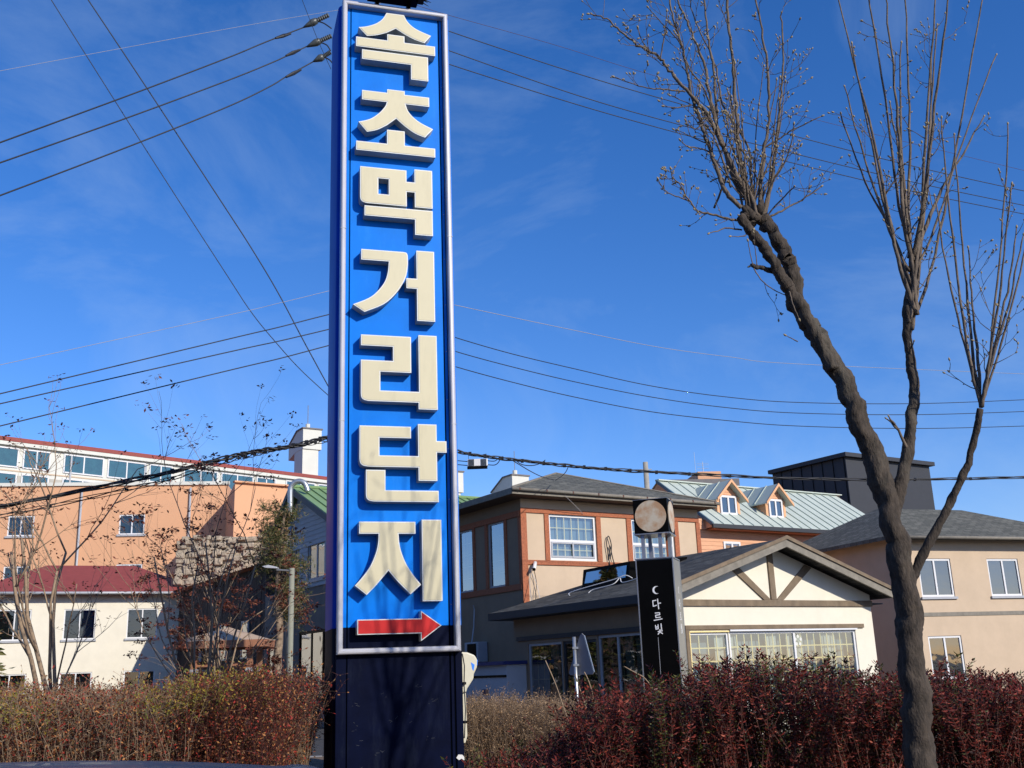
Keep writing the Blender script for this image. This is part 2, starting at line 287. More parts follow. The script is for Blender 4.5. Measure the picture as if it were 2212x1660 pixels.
def window(par, fn, a0, a1, z0, z1, fm='white', fw=.06, cols=0, rows=0, glass='glass', curtains=(), back='room', mull=(), trans=(), off=.06, mm_='munt', mw=.022, depth=.35, name='window'):
    f = MB(fn); y0, y1 = off - .03, off + .04
    f.box(a0, a1, y0, y1, z0, z0 + fw); f.box(a0, a1, y0, y1, z1 - fw, z1); f.box(a0, a0 + fw, y0, y1, z0 + fw, z1 - fw); f.box(a1 - fw, a1, y0, y1, z0 + fw, z1 - fw)
    for q in mull: f.box(q - fw * .5, q + fw * .5, y0 + .004, y1 - .004, z0 + fw, z1 - fw)
    for (q, b0, b1) in trans: f.box(b0, b1, y0 + .006, y1 - .006, q - fw * .5, q + fw * .5)
    w_ = f.build(name, M[fm], par)
    MB(fn).poly([(a0 + fw * .8, off, z0 + fw * .8), (a1 - fw * .8, off, z0 + fw * .8), (a1 - fw * .8, off, z1 - fw * .8), (a0 + fw * .8, off, z1 - fw * .8)]).build('pane', M[glass], w_)
    for i in range(1, cols):
        q = lerp(a0 + fw, a1 - fw, i / cols); MB(fn).box(q - mw / 2, q + mw / 2, off + .006, off + .018, z0 + fw, z1 - fw).build('muntin', M[mm_], w_)
    for j in range(1, rows):
        q = lerp(z0 + fw, z1 - fw, j / rows); MB(fn).box(a0 + fw, a1 - fw, off + .0075, off + .0195, q - mw / 2, q + mw / 2).build('muntin', M[mm_], w_)
    rb = MB(fn); D = depth
    rb.poly([(a0, D, z0), (a1, D, z0), (a1, D, z1), (a0, D, z1)]); rb.poly([(a0, y1, z0), (a0, D, z0), (a0, D, z1), (a0, y1, z1)]); rb.poly([(a1, y1, z0), (a1, D, z0), (a1, D, z1), (a1, y1, z1)])
    rb.poly([(a0, y1, z0), (a1, y1, z0), (a1, D, z0), (a0, D, z0)]); rb.poly([(a0, y1, z1), (a1, y1, z1), (a1, D, z1), (a0, D, z1)])
    rb.build('window_recess', M[back], w_)
    for (c0, c1) in curtains:
        cb = MB(fn); n_ = max(4, int((c1 - c0) / .035))
        for i in range(n_):
            q0 = lerp(c0, c1, i / n_); q1 = lerp(c0, c1, (i + 1) / n_); d0 = off + .10 + .02 * math.sin(i * 1.9) + .01 * math.sin(i * .7); d1 = off + .10 + .02 * math.sin((i + 1) * 1.9) + .01 * math.sin((i + 1) * .7)
            cb.poly([(q0, d0, z0), (q1, d1, z0), (q1, d1, z1), (q0, d0, z1)])
        cb.build('curtain', M['curt'], w_, smooth=True)
    return w_
def roofslab(par, quads, th, m, name='roof', label=None, em=None):
    mb = MB(); me_uv = []
    for q in quads:
        P = [Vector(p) for p in q]; nrm = (P[1] - P[0]).cross(P[-1] - P[0]).normalized()
        if nrm.z < 0: nrm = -nrm; 
        n = len(mb.v); k = len(P); mb.v += [tuple(p) for p in P] + [tuple(p - Vector((0, 0, th))) for p in P]
        mb.f.append(tuple(range(n, n + k))); mb.mi.append(0); mb.f.append(tuple(reversed(range(n + k, n + 2 * k)))); mb.mi.append(1)
        for i in range(k): j = (i + 1) % k; mb.f.append((n + i, n + k + i, n + k + j, n + j)); mb.mi.append(1)
    o = mb.build(name, [M[m], M[em or 'fascia']], par, label)
    me = o.data; uv = me.uv_layers.new(name='uv')
    for p in me.polygons:                      # u along the level line, v up the slope
        nn = p.normal; h = Vector((0, 0, 1)).cross(nn)
        h = h.normalized() if h.length > 1e-3 else Vector((1, 0, 0)); s_ = nn.cross(h)
        for li in p.loop_indices: c_ = me.vertices[me.loops[li].vertex_index].co; uv.data[li].uv = (c_.dot(h), c_.dot(s_))
    return o
def planks(par, fn, m, z0, z1, pitch, span, holes=(), proud=.02, name='plank'):
    z = z0
    while z < z1 - .01:
        zt = min(z + pitch, z1); zm = (z + zt) / 2
        for (a, b) in span(zm, z, zt):
            segs = [(a, b)]
            for h in holes:
                if h[2] < zm < h[3]: segs = [s for q in segs for s in ((q[0], min(q[1], h[0])), (max(q[0], h[1]), q[1])) if s[1] - s[0] > .03]
            for (q0, q1) in segs:
                if q1 - q0 < .05: continue
                MB(fn).prism([(q0, -proud, z), (q0, 0, z), (q0, 0, zt), (q0, -.004, zt)], (q1 - q0, 0, 0)).build(name, M[m], par)
        z = zt

YAW = R(32.574)
# ------------------------------------------------------------------ two-storey half-timbered house
def place(p, rz): return dict(loc=(p.x, p.y, 0), rz=rz)
c1 = Vector((.115, 31, 0))
h1 = thing('half_timbered_house', 'two-storey beige house with orange-brown timber strips and a grey shingle pyramid roof', 'house', c1, YAW)
WL, WD, WH = 7.0, 7.2, 6.62
win1 = (.99, 2.75, 4.82, 6.20); win2 = (4.15, 5.9, 4.82, 6.20)
wb = wall(MB(fr_), 0, WL, 0, WH, [win1, win2]); wb.fn = fr_
wb.build('front_wall', M['stucco'], h1)
sw1 = (.95, 1.93, 4.12, 6.10); sw2 = (2.86, 3.84, 4.12, 6.10); sw3 = (4.9, 5.9, 4.12, 6.10)
wall(MB(sd_), 0, WD, 0, WH, [sw1, sw2, sw3]).build('side_wall', M['stucco_shaded'], h1)
MB().poly([(WL, 0, 0), (WL, WD, 0), (WL, WD, WH), (WL, 0, WH)]).poly([(0, WD, 0), (WL, WD, 0), (WL, WD, WH), (0, WD, WH)]).build('back_walls', M['stucco'], h1)
for (a0, a1, z0, z1) in ((0, WL, 6.20, 6.34), (0, 4.0, 4.66, 4.80), (4.0, WL, 4.66, 4.80)): MB(fr_).box(a0 + .002 if a0 else -.03, a1, -.045, .002, z0, z1).build('beam', M['timber'], h1, bevel=.008)
for a0, a1 in ((-.03, .18), (.82, .985), (2.755, 2.93), (3.95, 4.14), (5.905, 6.09), (6.86, 7.03)): MB(fr_).box(a0, a1, -.04, .002, 4.805 if a0 > 0 else 2.8, 6.195).build('timber_post', M['timber'], h1, bevel=.008)
for (z0, z1) in ((6.09, 6.27), (3.94, 4.12)): MB(sd_).box(.02, WD, -.045, .002, z0, z1).build('beam', M['timber'], h1, bevel=.008)
for a0, a1 in ((.0, .14), (.80, .945), (1.94, 2.08), (2.71, 2.855), (3.85, 4.0), (4.75, 4.895), (5.91, 6.05)): MB(sd_).box(a0, a1, -.04, .002, 4.125, 6.085).build('timber_post', M['timber'], h1, bevel=.008)
for q in (win1, win2):
    zt = 5.41
    w_ = window(h1, fr_, *q, fw=.07, cols=6, rows=0, glass='glass', back='roomb', trans=((zt, q[0] + .07, q[1] - .07),), mull=(), mw=.03, depth=.16)
    MB(fr_).box(q[0] + .07, q[1] - .07, .067, .08, 5.79, 5.812).build('muntin', M['munt'], w_)
    MB(fr_).box(q[0] + .07, q[1] - .07, .067, .08, 5.13, 5.15).build('muntin', M['munt'], w_)
    ca = (q[0] + q[1]) / 2
    for (b0, b1, dd) in ((q[0] + .08, ca + .03, .0), (ca - .03, q[1] - .08, -.012)):
        f = MB(fr_); y0, y1 = .02 + dd, .05 + dd
        f.box(b0, b1, y0, y1, 4.90, 4.955); f.box(b0, b1, y0, y1, 5.32, 5.372); f.box(b0, b0 + .05, y0, y1, 4.955, 5.32); f.box(b1 - .05, b1, y0, y1, 4.955, 5.32); f.build('sliding_sash', M['greyp'], w_)
for q in (sw1, sw2, sw3): window(h1, sd_, *q, fm='greyp', fw=.06, cols=4, rows=5, glass='glassd', back='room', mw=.026)
# roof: pyramid with deep eaves
E0, EX1, EY1, EZ, AP = -.62, 7.3, 7.8, 6.80, (3.5, 3.1, 8.17)
cs = [(-.66, E0, EZ), (EX1, E0, EZ), (EX1, EY1, EZ), (-.66, EY1, EZ)]
roofslab(h1, [[cs[i], cs[(i + 1) % 4], AP] for i in range(4)], .05, 'shin')
MB().box(-.64, EX1 - .02, E0 + .02, EY1 - .02, 6.625, 6.652).build('soffit', mat('dark_soffit', (.10, .07, .05), .9), h1)
g = MB(); g.box(-.68, EX1 + .02, E0 - .03, E0 + .0, 6.62, 6.80); g.box(-.69, -.66, E0 + .0, EY1, 6.62, 6.80); g.box(EX1, EX1 + .03, E0, EY1, 6.62, 6.80); g.build('fascia_board', M['fascia'], h1, bevel=.01)
MB().tube([(-.72, E0 - .09, 6.76), (EX1 + .03, E0 - .09, 6.74)], .055, 8).build('gutter', M['fascia'], h1, smooth=True)
for i in range(9): MB().box(-.5 + i * .95, -.46 + i * .95, E0 - .15, E0 - .02, 6.72, 6.79).build('gutter_bracket', M['twigr'], h1)
MB().tube([AP, (EX1, E0, EZ + .02)], .035, 5).build('hip_cap', M['fascia'], h1); MB().tube([AP, (-.66, E0, EZ + .02)], .035, 5).build('hip_cap', M['fascia'], h1)
# camera, wires on the corner
def loc1(u, v, z): return Vector((c1.x + u * math.cos(YAW) - v * math.sin(YAW), c1.y + u * math.sin(YAW) + v * math.cos(YAW), z))
cc = thing('security_camera', 'white bullet camera on the timber corner post of the beige house', 'camera', loc1(.30, -.12, 4.6), YAW)
MB().tube([(-.10, -.18, -.10), (.07, .0, .11)], .055, 10).build('camera_body', M['white'], cc, smooth=True)
MB().tube([(-.115, -.195, -.118), (-.10, -.18, -.10)], .05, 10).build('lens', M['black'], cc)
MB().tube([(.0, -.07, .02), (-.03, .0, -.12), (-.03, .1, -.14)], .015, 6).build('bracket', M['white'], cc)
def wire(name, label, pts, r, m='cable', cat='cable', n=10, group=None):
    P = catmull(pts, n); rr = r
    return tag(MB().tube(P, rr, 5).build(name, M[m], None, smooth=True), label, cat, group)
wire('cable', 'pale cable running down the house corner to the low roof edge', [loc1(.22, -.1, 4.45), loc1(.15, -.12, 4.1), loc1(-.05, -.5, 3.5), loc1(-.3, -.9, 3.25)], .010, 'cablel')
wire('cable', 'black cable hanging from the security camera', [loc1(.33, -.1, 4.5), loc1(.4, -.1, 4.1), loc1(.34, -.1, 3.7), loc1(.46, -.1, 3.3), loc1(.5, -.1, 3.2)], .010)
wire('cable', 'white cable curling below the security camera', [loc1(.26, -.1, 4.4), loc1(.38, -.1, 4.15), loc1(.5, -.1, 3.6), loc1(.42, -.12, 3.2), loc1(.62, -.12, 3.25)], .008, 'white')
tb = MB().tube([loc1(.62 + .1 * math.cos(a * .6), -.1, 3.28 + .1 * math.sin(a * .6)) for a in range(20)], .018, 5).build('cable_coil', M['cable'], None, smooth=True); tag(tb, 'black cable coil lying at the foot of the house corner post', 'cable')
tb = MB().tube(catmull([loc1(3.2, -.08, 4.3), loc1(3.12, -.08, 5.0), loc1(3.08, -.08, 5.4), loc1(3.17, -.08, 5.6), loc1(3.26, -.08, 5.3), loc1(3.18, -.08, 4.9), loc1(3.2, -.08, 5.3), loc1(3.3, -.08, 4.85), loc1(3.45, -.08, 4.5), loc1(3.5, -.08, 4.2)], 8), .016, 5).build('cable_loop', M['cable'], None, smooth=True); tag(tb, 'looped black cable hanging on the beige wall between the two windows', 'cable')
wire('cable', 'thin grey cable slanting from the eave to the wall above the window', [loc1(1.15, -.7, 6.65), loc1(1.7, -.4, 6.45), loc1(2.25, -.06, 6.25)], .008, 'cablel')
# service items at the shaded side wall
ac = thing('air_conditioner', 'grey wall unit in the shade of the beige house beside the blue sign', 'air conditioner', loc1(0, 0, 0), YAW)
MB(sd_).box(2.1, 2.9, -.38, -.02, 1.95, 2.55).build('casing', M['greyp'], ac, bevel=.02)
MB(sd_).box(2.18, 2.7, -.40, -.385, 2.0, 2.5).build('fan_grille', M['black'], ac)
MB(sd_).tube([(2.75, -.2, 2.55), (2.78, -.1, 3.0), (2.78, -.06, 3.55), (2.74, -.12, 3.68)], .02, 6).build('pipe', M['greyp'], ac)
sh = thing('storage_shed', 'low grey shed with a blue roof edge between the big sign and the low house', 'shed', px(1003, 1460, 30.4).xy.to_3d(), YAW - R(90))
MB().box(0, 2.25, 0, .9, 0, 1.82).build('wall', M['bluesid'], sh); MB().box(-.1, 2.32, -.12, 1.0, 1.82, 1.91).build('roof', mat('dark_blue_edge', (.012, .02, .12), .6), sh); MB().box(0, 2.25, -.02, 0, 1.5, 1.56).build('ledge', M['black'], sh); MB().box(1.0, 1.3, -.015, 0, 1.05, 1.2).build('notice', mat('maroon_notice', (.12, .06, .09), .7), sh)
gm = thing('gas_meter', 'small pale meter on the dark pier beside the shed', 'meter', loc1(-.25, -.35, 0), YAW)
MB().box(-.12, .1, -.1, .05, 1.25, 1.55).build('meter_body', M['greyp'], gm, bevel=.03); MB().tube([(0, 0, 1.25), (0, 0, .2)], .02, 6).build('pipe', M['greyp'], gm)

# ------------------------------------------------------------------ low half-timbered cafe
c2 = Vector((3.193, 24, 0))
h2 = thing('low_gabled_house', 'single-storey cream house with half-timbered gable and dark shingle roof', 'house', c2, YAW)
SL = .325; RZ = 4.50
def wz(u): return RZ - .13 - SL * abs(u - 3.5)
fw1 = (.74, 1.93, .75, 2.34); fw2 = (1.95, 6.3, .75, 2.36)
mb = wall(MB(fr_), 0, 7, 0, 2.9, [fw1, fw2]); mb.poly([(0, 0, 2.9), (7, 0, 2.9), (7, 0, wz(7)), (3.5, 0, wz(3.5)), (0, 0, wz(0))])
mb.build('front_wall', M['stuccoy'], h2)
s1 = (4.05, 5.62, .5, 2.33); s2 = (2.55, 4.0, .2, 2.33); s3 = (.75, 2.5, .5, 2.40)
wall(MB(sd_), 0, 6.3, 0, 3.15, [s1, s2, s3]).build('side_wall', M['stucco_shaded'], h2)
MB().poly([(7, 0, 0), (7, 6.3, 0), (7, 6.3, 3.15), (7, 0, 3.15)]).poly([(0, 6.3, 0), (7, 6.3, 0), (7, 6.3, 3.15), (0, 6.3, 3.15)]).build('back_walls', M['stucco_shaded'], h2)
MB(fr_).box(-.02, 7.02, -.05, .002, 2.93, 3.08).build('beam', M['timberg'], h2, bevel=.008)
MB(fr_).box(.60, 6.6, -.05, .002, 2.40, 2.50).build('beam', M['timberg'], h2, bevel=.008)
MB(fr_).box(.60, .70, -.05, .002, 0, 2.398).build('timber_post', M['timberg'], h2, bevel=.008)
MB(fr_).box(3.40, 3.58, -.048, .002, 3.083, 4.30).build('king_post', M['timberg'], h2, bevel=.008)
for s in (-1, 1):
    x0 = 3.49 + s * .12; x1 = 3.49 + s * 1.26
    MB(fr_).prism([(x0 - .02 * s, -.04, 3.084), (x0 + .21 * s, -.04, 3.084), (x1 + .16 * s, -.04, wz(x1 + .16 * s) - .03), (x1 - .06 * s, -.04, wz(x1 - .06 * s) - .03)], (0, .042, 0)).build('brace', M['timberg'], h2)
window(h2, fr_, *fw1, fw=.05, cols=4, rows=5, glass='glass', back='roomb', curtains=((1.62, 1.86),), mw=.028)
window(h2, fr_, *fw2, fw=.06, cols=18, rows=5, glass='glass', back='roomb', curtains=((2.02, 2.3), (3.25, 3.62), (3.95, 4.5), (5.2, 5.7)), mull=(4.12,), mw=.028)
f = MB(fr_); f.box(.71, .735, -.03, .03, .6, 2.37); f.box(.71, 1.94, -.03, .03, 2.342, 2.37); f.build('gold_trim', M['munt'], h2)
MB(fr_).box(1.945, 6.32, -.06, -.002, 2.355, 2.395).build('white_head_trim', M['white'], h2)
# flower sticker on the window
st = MB(fr_)
for k in range(5):
    a = k * 1.2566 + .3; cx_, cz_ = 4.26 + .10 * math.cos(a), 2.12 + .10 * math.sin(a)
    st.poly([(cx_ + .045 * math.cos(q * .785), .052, cz_ + .045 * math.sin(q * .785)) for q in range(8)])
st.build('flower_decal', M['towerw'], h2)
window(h2, sd_, *s1, fm='greyp', fw=.06, cols=5, rows=4, glass='glassd', back='room', curtains=((4.3, 4.8),))
window(h2, sd_, *s2, fm='charcoal', fw=.07, cols=0, rows=0, glass='glassd', back='room', mull=(3.3,), name='door')
window(h2, sd_, *s3, fm='greyp', fw=.06, cols=4, rows=4, glass='glassd', back='room', curtains=((.85, 1.2), (1.35, 1.65)), mull=(1.75,))
MB(sd_).box(.4, 6.1, -.05, .002, 2.42, 2.53).build('beam', M['charcoal'], h2)
EO = .52; ez = RZ - SL * (3.5 + EO); VR = 5.0; VB = 6.75
ridge0 = (3.5, -.55, RZ); ridge1 = (3.5, 3.6, RZ)
le0 = (-EO, -.55, ez); le1 = (-EO, VB, ez); re0 = (7 + EO, -.55, ez); re1 = (7 + EO, VB, ez)
roofslab(h2, [[le0, ridge0, ridge1, le1], [ridge0, re0, re1, ridge1], [le1, ridge1, re1]], .06, 'shind')
MB().box(-EO + .03, 7 + EO - .03, .0, VB - .03, ez - .20, ez - .17).build('soffit', M['charcoal'], h2)
for s in (-1, 1):
    xe = 3.5 + s * (3.5 + EO); P = [(3.5, -.62, RZ + .035), (xe, -.62, ez + .035), (xe, -.62, ez - .20), (3.5, -.62, RZ - .20)]
    MB().prism(P, (0, .06, 0)).build('barge_board', M['fascia'], h2)
    P2 = [(3.5, -.66, RZ + .07), (xe, -.66, ez + .07), (xe, -.66, ez - .02), (3.5, -.66, RZ - .02)]
    MB().prism(P2, (0, .04, 0)).build('rake_trim', M['timberg'], h2)
MB().box(-EO - .02, -EO + .03, -.56, VB, ez - .19, ez - .0).build('fascia_board', M['charcoal'], h2)
# hatch dormer
dm = MB(); d0, d1, xz = 2.9, 4.9, 1.35
def rz_(x): return RZ - SL * (3.5 - x)
fx = .95
a = [(fx, 2.35, rz_(fx) + .02), (fx, 4.35, rz_(fx) + .02), (fx + .05, 4.30, 4.18), (fx + .05, 2.30, 4.20)]
dm.prism(a, (1.9, 0, .16)); dm.build('roof_hatch', M['black'], h2)
f = MB(sd_); f.poly([(2.45, fx - .012, rz_(fx) + .14), (4.2, fx - .012, rz_(fx) + .14), (4.14, fx + .03, 4.10), (2.42, fx + .03, 4.11)])
f.build('hatch_pane', glassmat('green_dark_glass', (.2, .3, .22), .35), h2)
wire('antenna_wire', 'bent white wire lying on the low dark roof', [c2 + Matrix.Rotation(YAW, 3, 'Z') @ Vector(q) for q in ((-.2, 3.3, 3.42), (-.1, 3.3, 3.52), (.35, 2.2, 3.72), (.5, 1.9, 3.80), (.6, 1.75, 3.72))], .012, 'white', 'wire')
wire('antenna_wire', 'kinked white wire lying on the low dark roof beside the black sign', [c2 + Matrix.Rotation(YAW, 3, 'Z') @ Vector(q) for q in ((-.2, 2.5, 3.42), (-.1, 2.4, 3.50), (.1, 1.9, 3.58), (.25, 1.8, 3.72), (.2, 1.6, 3.6), (.35, .9, 3.72), (.45, .7, 3.85), (.4, .5, 3.72))], .012, 'white', 'wire')

# ------------------------------------------------------------------ salmon house with metal roof and dormers
c3 = Vector((7.086, 42, 0))
h3 = thing('salmon_house', 'salmon boarded house with pale metal roof and gabled dormers', 'house', c3, YAW)
sm = (1.48, 2.41, 5.3, 6.46)
MB().box(-3, 12, .03, 7, 0, 7.0).build('wall', M['pink'], h3)
planks(h3, fr_, 'pink', 4.4, 6.9, .17, lambda zm, a, b: [(-2.5, 12)], [sm])
planks(h3, lambda a, d, z: (a, d - .06, z), 'pink', 6.9, 7.33, .17, lambda zm, a, b: [(-2.0, .66)])
window(h3, fr_, *sm, fw=.09, mull=(1.95,), glass='glass', back='roomb', off=-.03)
ridge = 9.35; ev = 7.06; rv = 2.65; sl3 = (ridge - ev) / (rv + .6)
x = .5; i = 0
while x < 11.5:
    wdt = .56; p = MB().prism([(x + .012, -.6, ev), (x + wdt - .012, -.6, ev), (x + wdt - .012, rv, ridge), (x + .012, rv, ridge)], (0, .02, -.05))
    p.bar((x, -.6, ev + .02), (x, rv, ridge + .02), .03, .05); p.build('roof_panel', M['mroof'], h3); x += wdt
MB().poly([(.5, rv, ridge - .03), (12, rv, ridge - .03), (12, 6.5, 6.7), (.5, 6.5, 6.7)]).build('rear_roof', M['mroof'], h3)
MB().prism([(.55, -.5, ev - .1), (.55, rv, ridge - .1), (.55, 6.4, 6.75)], (11.4, 0, 0)).build('attic_wall', M['pink'], h3)
MB().bar((.5, rv, ridge + .03), (12, rv, ridge + .03), .25, .05).build('ridge_cap', M['mroof'], h3)
MB().prism([(.42, -.64, ev + .05), (.42, -.64, ev - .10), (.42, rv, ridge - .10), (.42, rv, ridge + .05)], (.08, 0, 0)).build('verge_trim', mat('slate_blue_trim', (.07, .13, .17), .6), h3)
MB().box(.42, 12, -.68, -.58, ev - .16, ev + .0).build('gutter', M['charcoal'], h3)
MB().box(.6, 12, -.55, .02, ev - .18, ev - .15).build('soffit', M['timber'], h3)
def dormer(u0, u1):
    uc = (u0 + u1) / 2; v0 = .3; zb = ev + (v0 + .6) * sl3; zb = 7.50; ze = 8.38; za = 8.98; ww = (u0 + .14, u1 - .19, 7.62, 8.42)
    d = MB(); d.poly([(u0, v0, zb), (u1, v0, zb), (u1, v0, ze), (uc, v0, za), (u0, v0, ze)]); d.build('dormer_front', M['pink'], h3)
    for uu in (u0, u1): MB().poly([(uu, v0, zb - .2), (uu, v0, ze), (uu, 2.0, ze), (uu, 1.6, 8.2)]).build('dormer_cheek', M['pink'], h3)
    z = zb
    while z < 8.33:
        v1 = v0 + max(.05, (z + .12 - zb + .02) / sl3)
        MB().prism([(u0 - .022, v0, z), (u0, v0, z), (u0, v0, z + .12), (u0 - .004, v0, z + .12)], (0, min(1.6, .1 + (z - 7.45) / sl3 + .12), 0)).build('plank', M['pink'], h3); z += .125
    z = ze + .0
    MB(fr_).box(u0 - .02, u0 + .11, v0 - .04, v0 - .002, zb, ze).build('corner_trim', M['pinkt'], h3); MB(fr_).box(u1 - .11, u1 + .02, v0 - .04, v0 - .002, zb, ze).build('corner_trim', M['pinkt'], h3)
    window(h3, lambda a, dd, z: (a, v0 - .06 + dd, z), *ww, fw=.085, mull=((ww[0] + ww[1]) / 2,), glass='glassd', back='roomb', off=0, depth=.05)
    for k in range(4):
        z = 8.46 + k * .12; hw = (za - .06 - z) / (za - ze) * (u1 - u0) / 2
        if hw > .1: MB().prism([(uc - hw, v0 - .02, z), (uc - hw, v0 - .003, z), (uc - hw, v0 - .003, z + .11), (uc - hw, v0 - .006, z + .11)], (2 * hw, 0, 0)).build('plank', M['pink'], h3)
    ow = .24; s_ = (za - ze) / ((u1 - u0) / 2)
    for s in (-1, 1):
        xe = uc + s * ((u1 - u0) / 2 + ow); zz = za - s_ * ((u1 - u0) / 2 + ow) + .08
        for j in range(3):
            va, vb = v0 - .32 + j * .72, v0 - .32 + (j + 1) * .72 - .012
            MB().prism([(uc, va, za + .08), (xe, va, zz), (xe, vb, zz), (uc, vb, za + .08)], (0, 0, -.05)).build('dormer_roof_panel', M['mroof'], h3)
            MB().bar((uc, vb, za + .10), (xe, vb, zz + .02), .04, .03).build('roof_seam', M['mroof'], h3)
        MB().prism([(uc, v0 - .36, za + .10), (xe, v0 - .36, zz + .02), (xe, v0 - .36, zz - .11), (uc, v0 - .36, za - .03)], (0, .045, 0)).build('barge_board', M['pinkt'], h3)
dormer(1.62, 2.86); dormer(4.42, 5.57)

# grey roof block, dark block, small pole
def blk(name, label, cat, x0, x1, yt, Y, dep, m, yaw=0, zb=0, group=None):
    a = px(x0, yt, Y); b = px(x1, yt, Y); o = thing(name, label, cat, (a.x, Y, 0), yaw, group)
    MB().box(0, b.x - a.x, 0, dep, zb, a.z).build('wall', M[m], o); return o, b.x - a.x, a.z
o, W_, Z_ = blk('rooftop_building', 'grey flat-roofed building with a beige stair block behind the salmon house', 'building', 1478, 1600, 1036, 60, 10, 'greyb', .1)
MB().box(1.0, 2.4, .6, 3, Z_, Z_ + .55).build('stair_block', M['peach'], o); MB().prism([(-1.2, 0, Z_), (0, 0, Z_), (0, 0, Z_ - 2), (-1.2, 0, Z_ - 2)], (0, 8, 0)).build('lower_roof', M['greyb'], o)
an = thing('roof_antenna', 'thin television aerial standing on the grey rooftop', 'antenna', (px(1531, 1030, 61).x - .3, 61, px(1531, 1030, 61).z - .6)); q = an
for h_ in (0,): MB().tube([(0, 0, 0), (0, 0, 1.5)], .02, 5).build('mast', M['galv'], an)
for z_ in (.9, 1.1, 1.3, 1.4): MB().bar((-.35, 0, z_), (.35, 0, z_), .015, .015).build('element', M['galv'], an)
MB().tube([(-.45, 0, 0), (-.45, 0, 2.1)], .012, 5).build('whip', M['galv'], an)
dk = thing('dark_building', 'charcoal clad building rising behind the salmon house at the right', 'building', px(1876, 1400, 55).xy.to_3d(), YAW)
Z_ = px(1684, 1024, 59.4).z
MB().box(0, 7, 0, 5.3, 0, Z_).build('wall', M['charcoal'], dk); MB().box(-.25, 7.2, -.25, 5.4, Z_, Z_ + .22).build('roof_edge', M['charcoal'], dk)
for i in range(7): MB(sd_).box(.1 + i * .75, .13 + i * .75, -.03, 0, 0, Z_).build('cladding_seam', M['black'], dk)
o = thing('concrete_pole', 'short bare concrete pole top rising behind the pyramid roof', 'pole', (px(1394, 1000, 44).x, 44, 0)); MB().tube([(0, 0, 0), (0, 0, px(1394, 999, 44).z)], [.17, .11], 10).build('shaft', M['concrete'], o, smooth=True)
MB().bar((-.25, 0, px(1394, 1015, 44).z), (.25, 0, px(1394, 1015, 44).z), .06, .05).build('step_bolt', M['galv'], o)

# ------------------------------------------------------------------ blue-grey gabled house on the left, green metal roof
c4 = Vector((-8.302, 40, 0))
h4 = thing('blue_grey_house', 'blue-grey boarded gable house with a green metal roof behind the big sign', 'house', c4, YAW)
AZ = 8.70; SR = .43; LS = .74
def h4z(v): return AZ + SR * v if v < 0 else AZ - LS * v
lw_ = [(-2.45, -.82, 5.16, 6.52), (.05, .62, 5.16, 6.5)]
lo = [(-3.3, -.02, .9, 3.34), (1.89, 3.4, .5, 3.3)]
mb = wall(MB(sd_), -4.2, 1.35, 0, 6.7, [tuple(q) for q in lw_] + [lo[0]]); mb.poly([(-4.2, 0, 6.7), (1.35, 0, 6.7), (1.35, 0, h4z(1.35)), (0, 0, AZ), (-4.2, 0, h4z(-4.2))]); mb.build('gable_wall', M['lstucco'], h4)
wall(MB(sd_), 1.352, 3.8, 0, 4.95, [lo[1]]).build('ground_floor_wall', M['lstucco'], h4)
MB().poly([(0, 1.35, 4.95), (0, 3.8, 4.95), (11, 3.8, 4.95), (11, 1.35, 4.95)]).poly([(0, 3.8, 0), (11, 3.8, 0), (11, 3.8, 4.95), (0, 3.8, 4.95)]).poly([(0, -4.2, 0), (11, -4.2, 0), (11, -4.2, 6.9), (0, -4.2, 6.9)]).poly([(0, 1.36, 4.95), (11, 1.36, 4.95), (11, 1.36, 7.7), (0, 1.36, 7.7)]).build('outer_walls', M['lstucco'], h4)
planks(h4, sd_, 'bluesid', 5.0, 8.62, .18, lambda zm, a, b: [(max(-4.15, -(AZ - b - .02) / SR), min(1.33, (AZ - b - .02) / LS))], lw_, .022)
window(h4, sd_, *lw_[0], fm='greyp', fw=.08, mull=(-1.63,), glass='glassd', back='room', cols=0)
window(h4, sd_, *lw_[1], fm='greyp', fw=.07, mull=(.33,), glass='glassd', back='room')
window(h4, sd_, *lo[0], fm='black', fw=.09, mull=(-1.2, -2.3), glass='glassd', back='room', curtains=((-1.1, -.3),))
window(h4, sd_, *lo[1], fm='black', fw=.09, glass='glassd', back='room', name='door')
MB(sd_).box(-2.62, -.7, -.06, .0, 5.06, 5.15).build('window_sill', M['greyp'], h4)
MB(sd_).box(-4.2, 1.35, -.05, .0, 4.9, 5.0).build('string_course', M['bluesid'], h4)
MB(sd_).box(.9, 1.05, -.08, -.01, .1, 4.9).build('drainpipe', M['bluesid'], h4)
x = -.45
while x < 11:
    MB().prism([(x, .0, AZ + .10), (x + .38, .0, AZ + .10), (x + .38, -4.6, AZ + .10 - SR * 4.6), (x, -4.6, AZ + .10 - SR * 4.6)], (0, 0, -.04)).bar((x, 0, AZ + .13), (x, -4.6, AZ + .13 - SR * 4.6), .03, .04).build('roof_panel', M['mgreen'], h4); x += .39
MB().prism([(-.45, 0, AZ + .10), (11, 0, AZ + .10), (11, 1.7, AZ + .10 - LS * 1.7), (-.45, 1.7, AZ + .10 - LS * 1.7)], (0, 0, -.05)).build('far_roof', M['mgreen'], h4)
tr_ = mat('dark_teal_trim', (.03, .06, .08), .6)
MB(sd_).prism([(0, -.5, AZ + .12), (-4.6, -.5, AZ + .12 - SR * 4.6), (-4.6, -.5, AZ - .12 - SR * 4.6), (0, -.5, AZ - .12)], (0, .06, 0)).build('barge_board', tr_, h4)
MB(sd_).prism([(0, -.5, AZ + .12), (1.7, -.5, AZ + .12 - LS * 1.7), (1.7, -.5, AZ - .12 - LS * 1.7), (0, -.5, AZ - .12)], (0, .06, 0)).build('barge_board', tr_, h4)
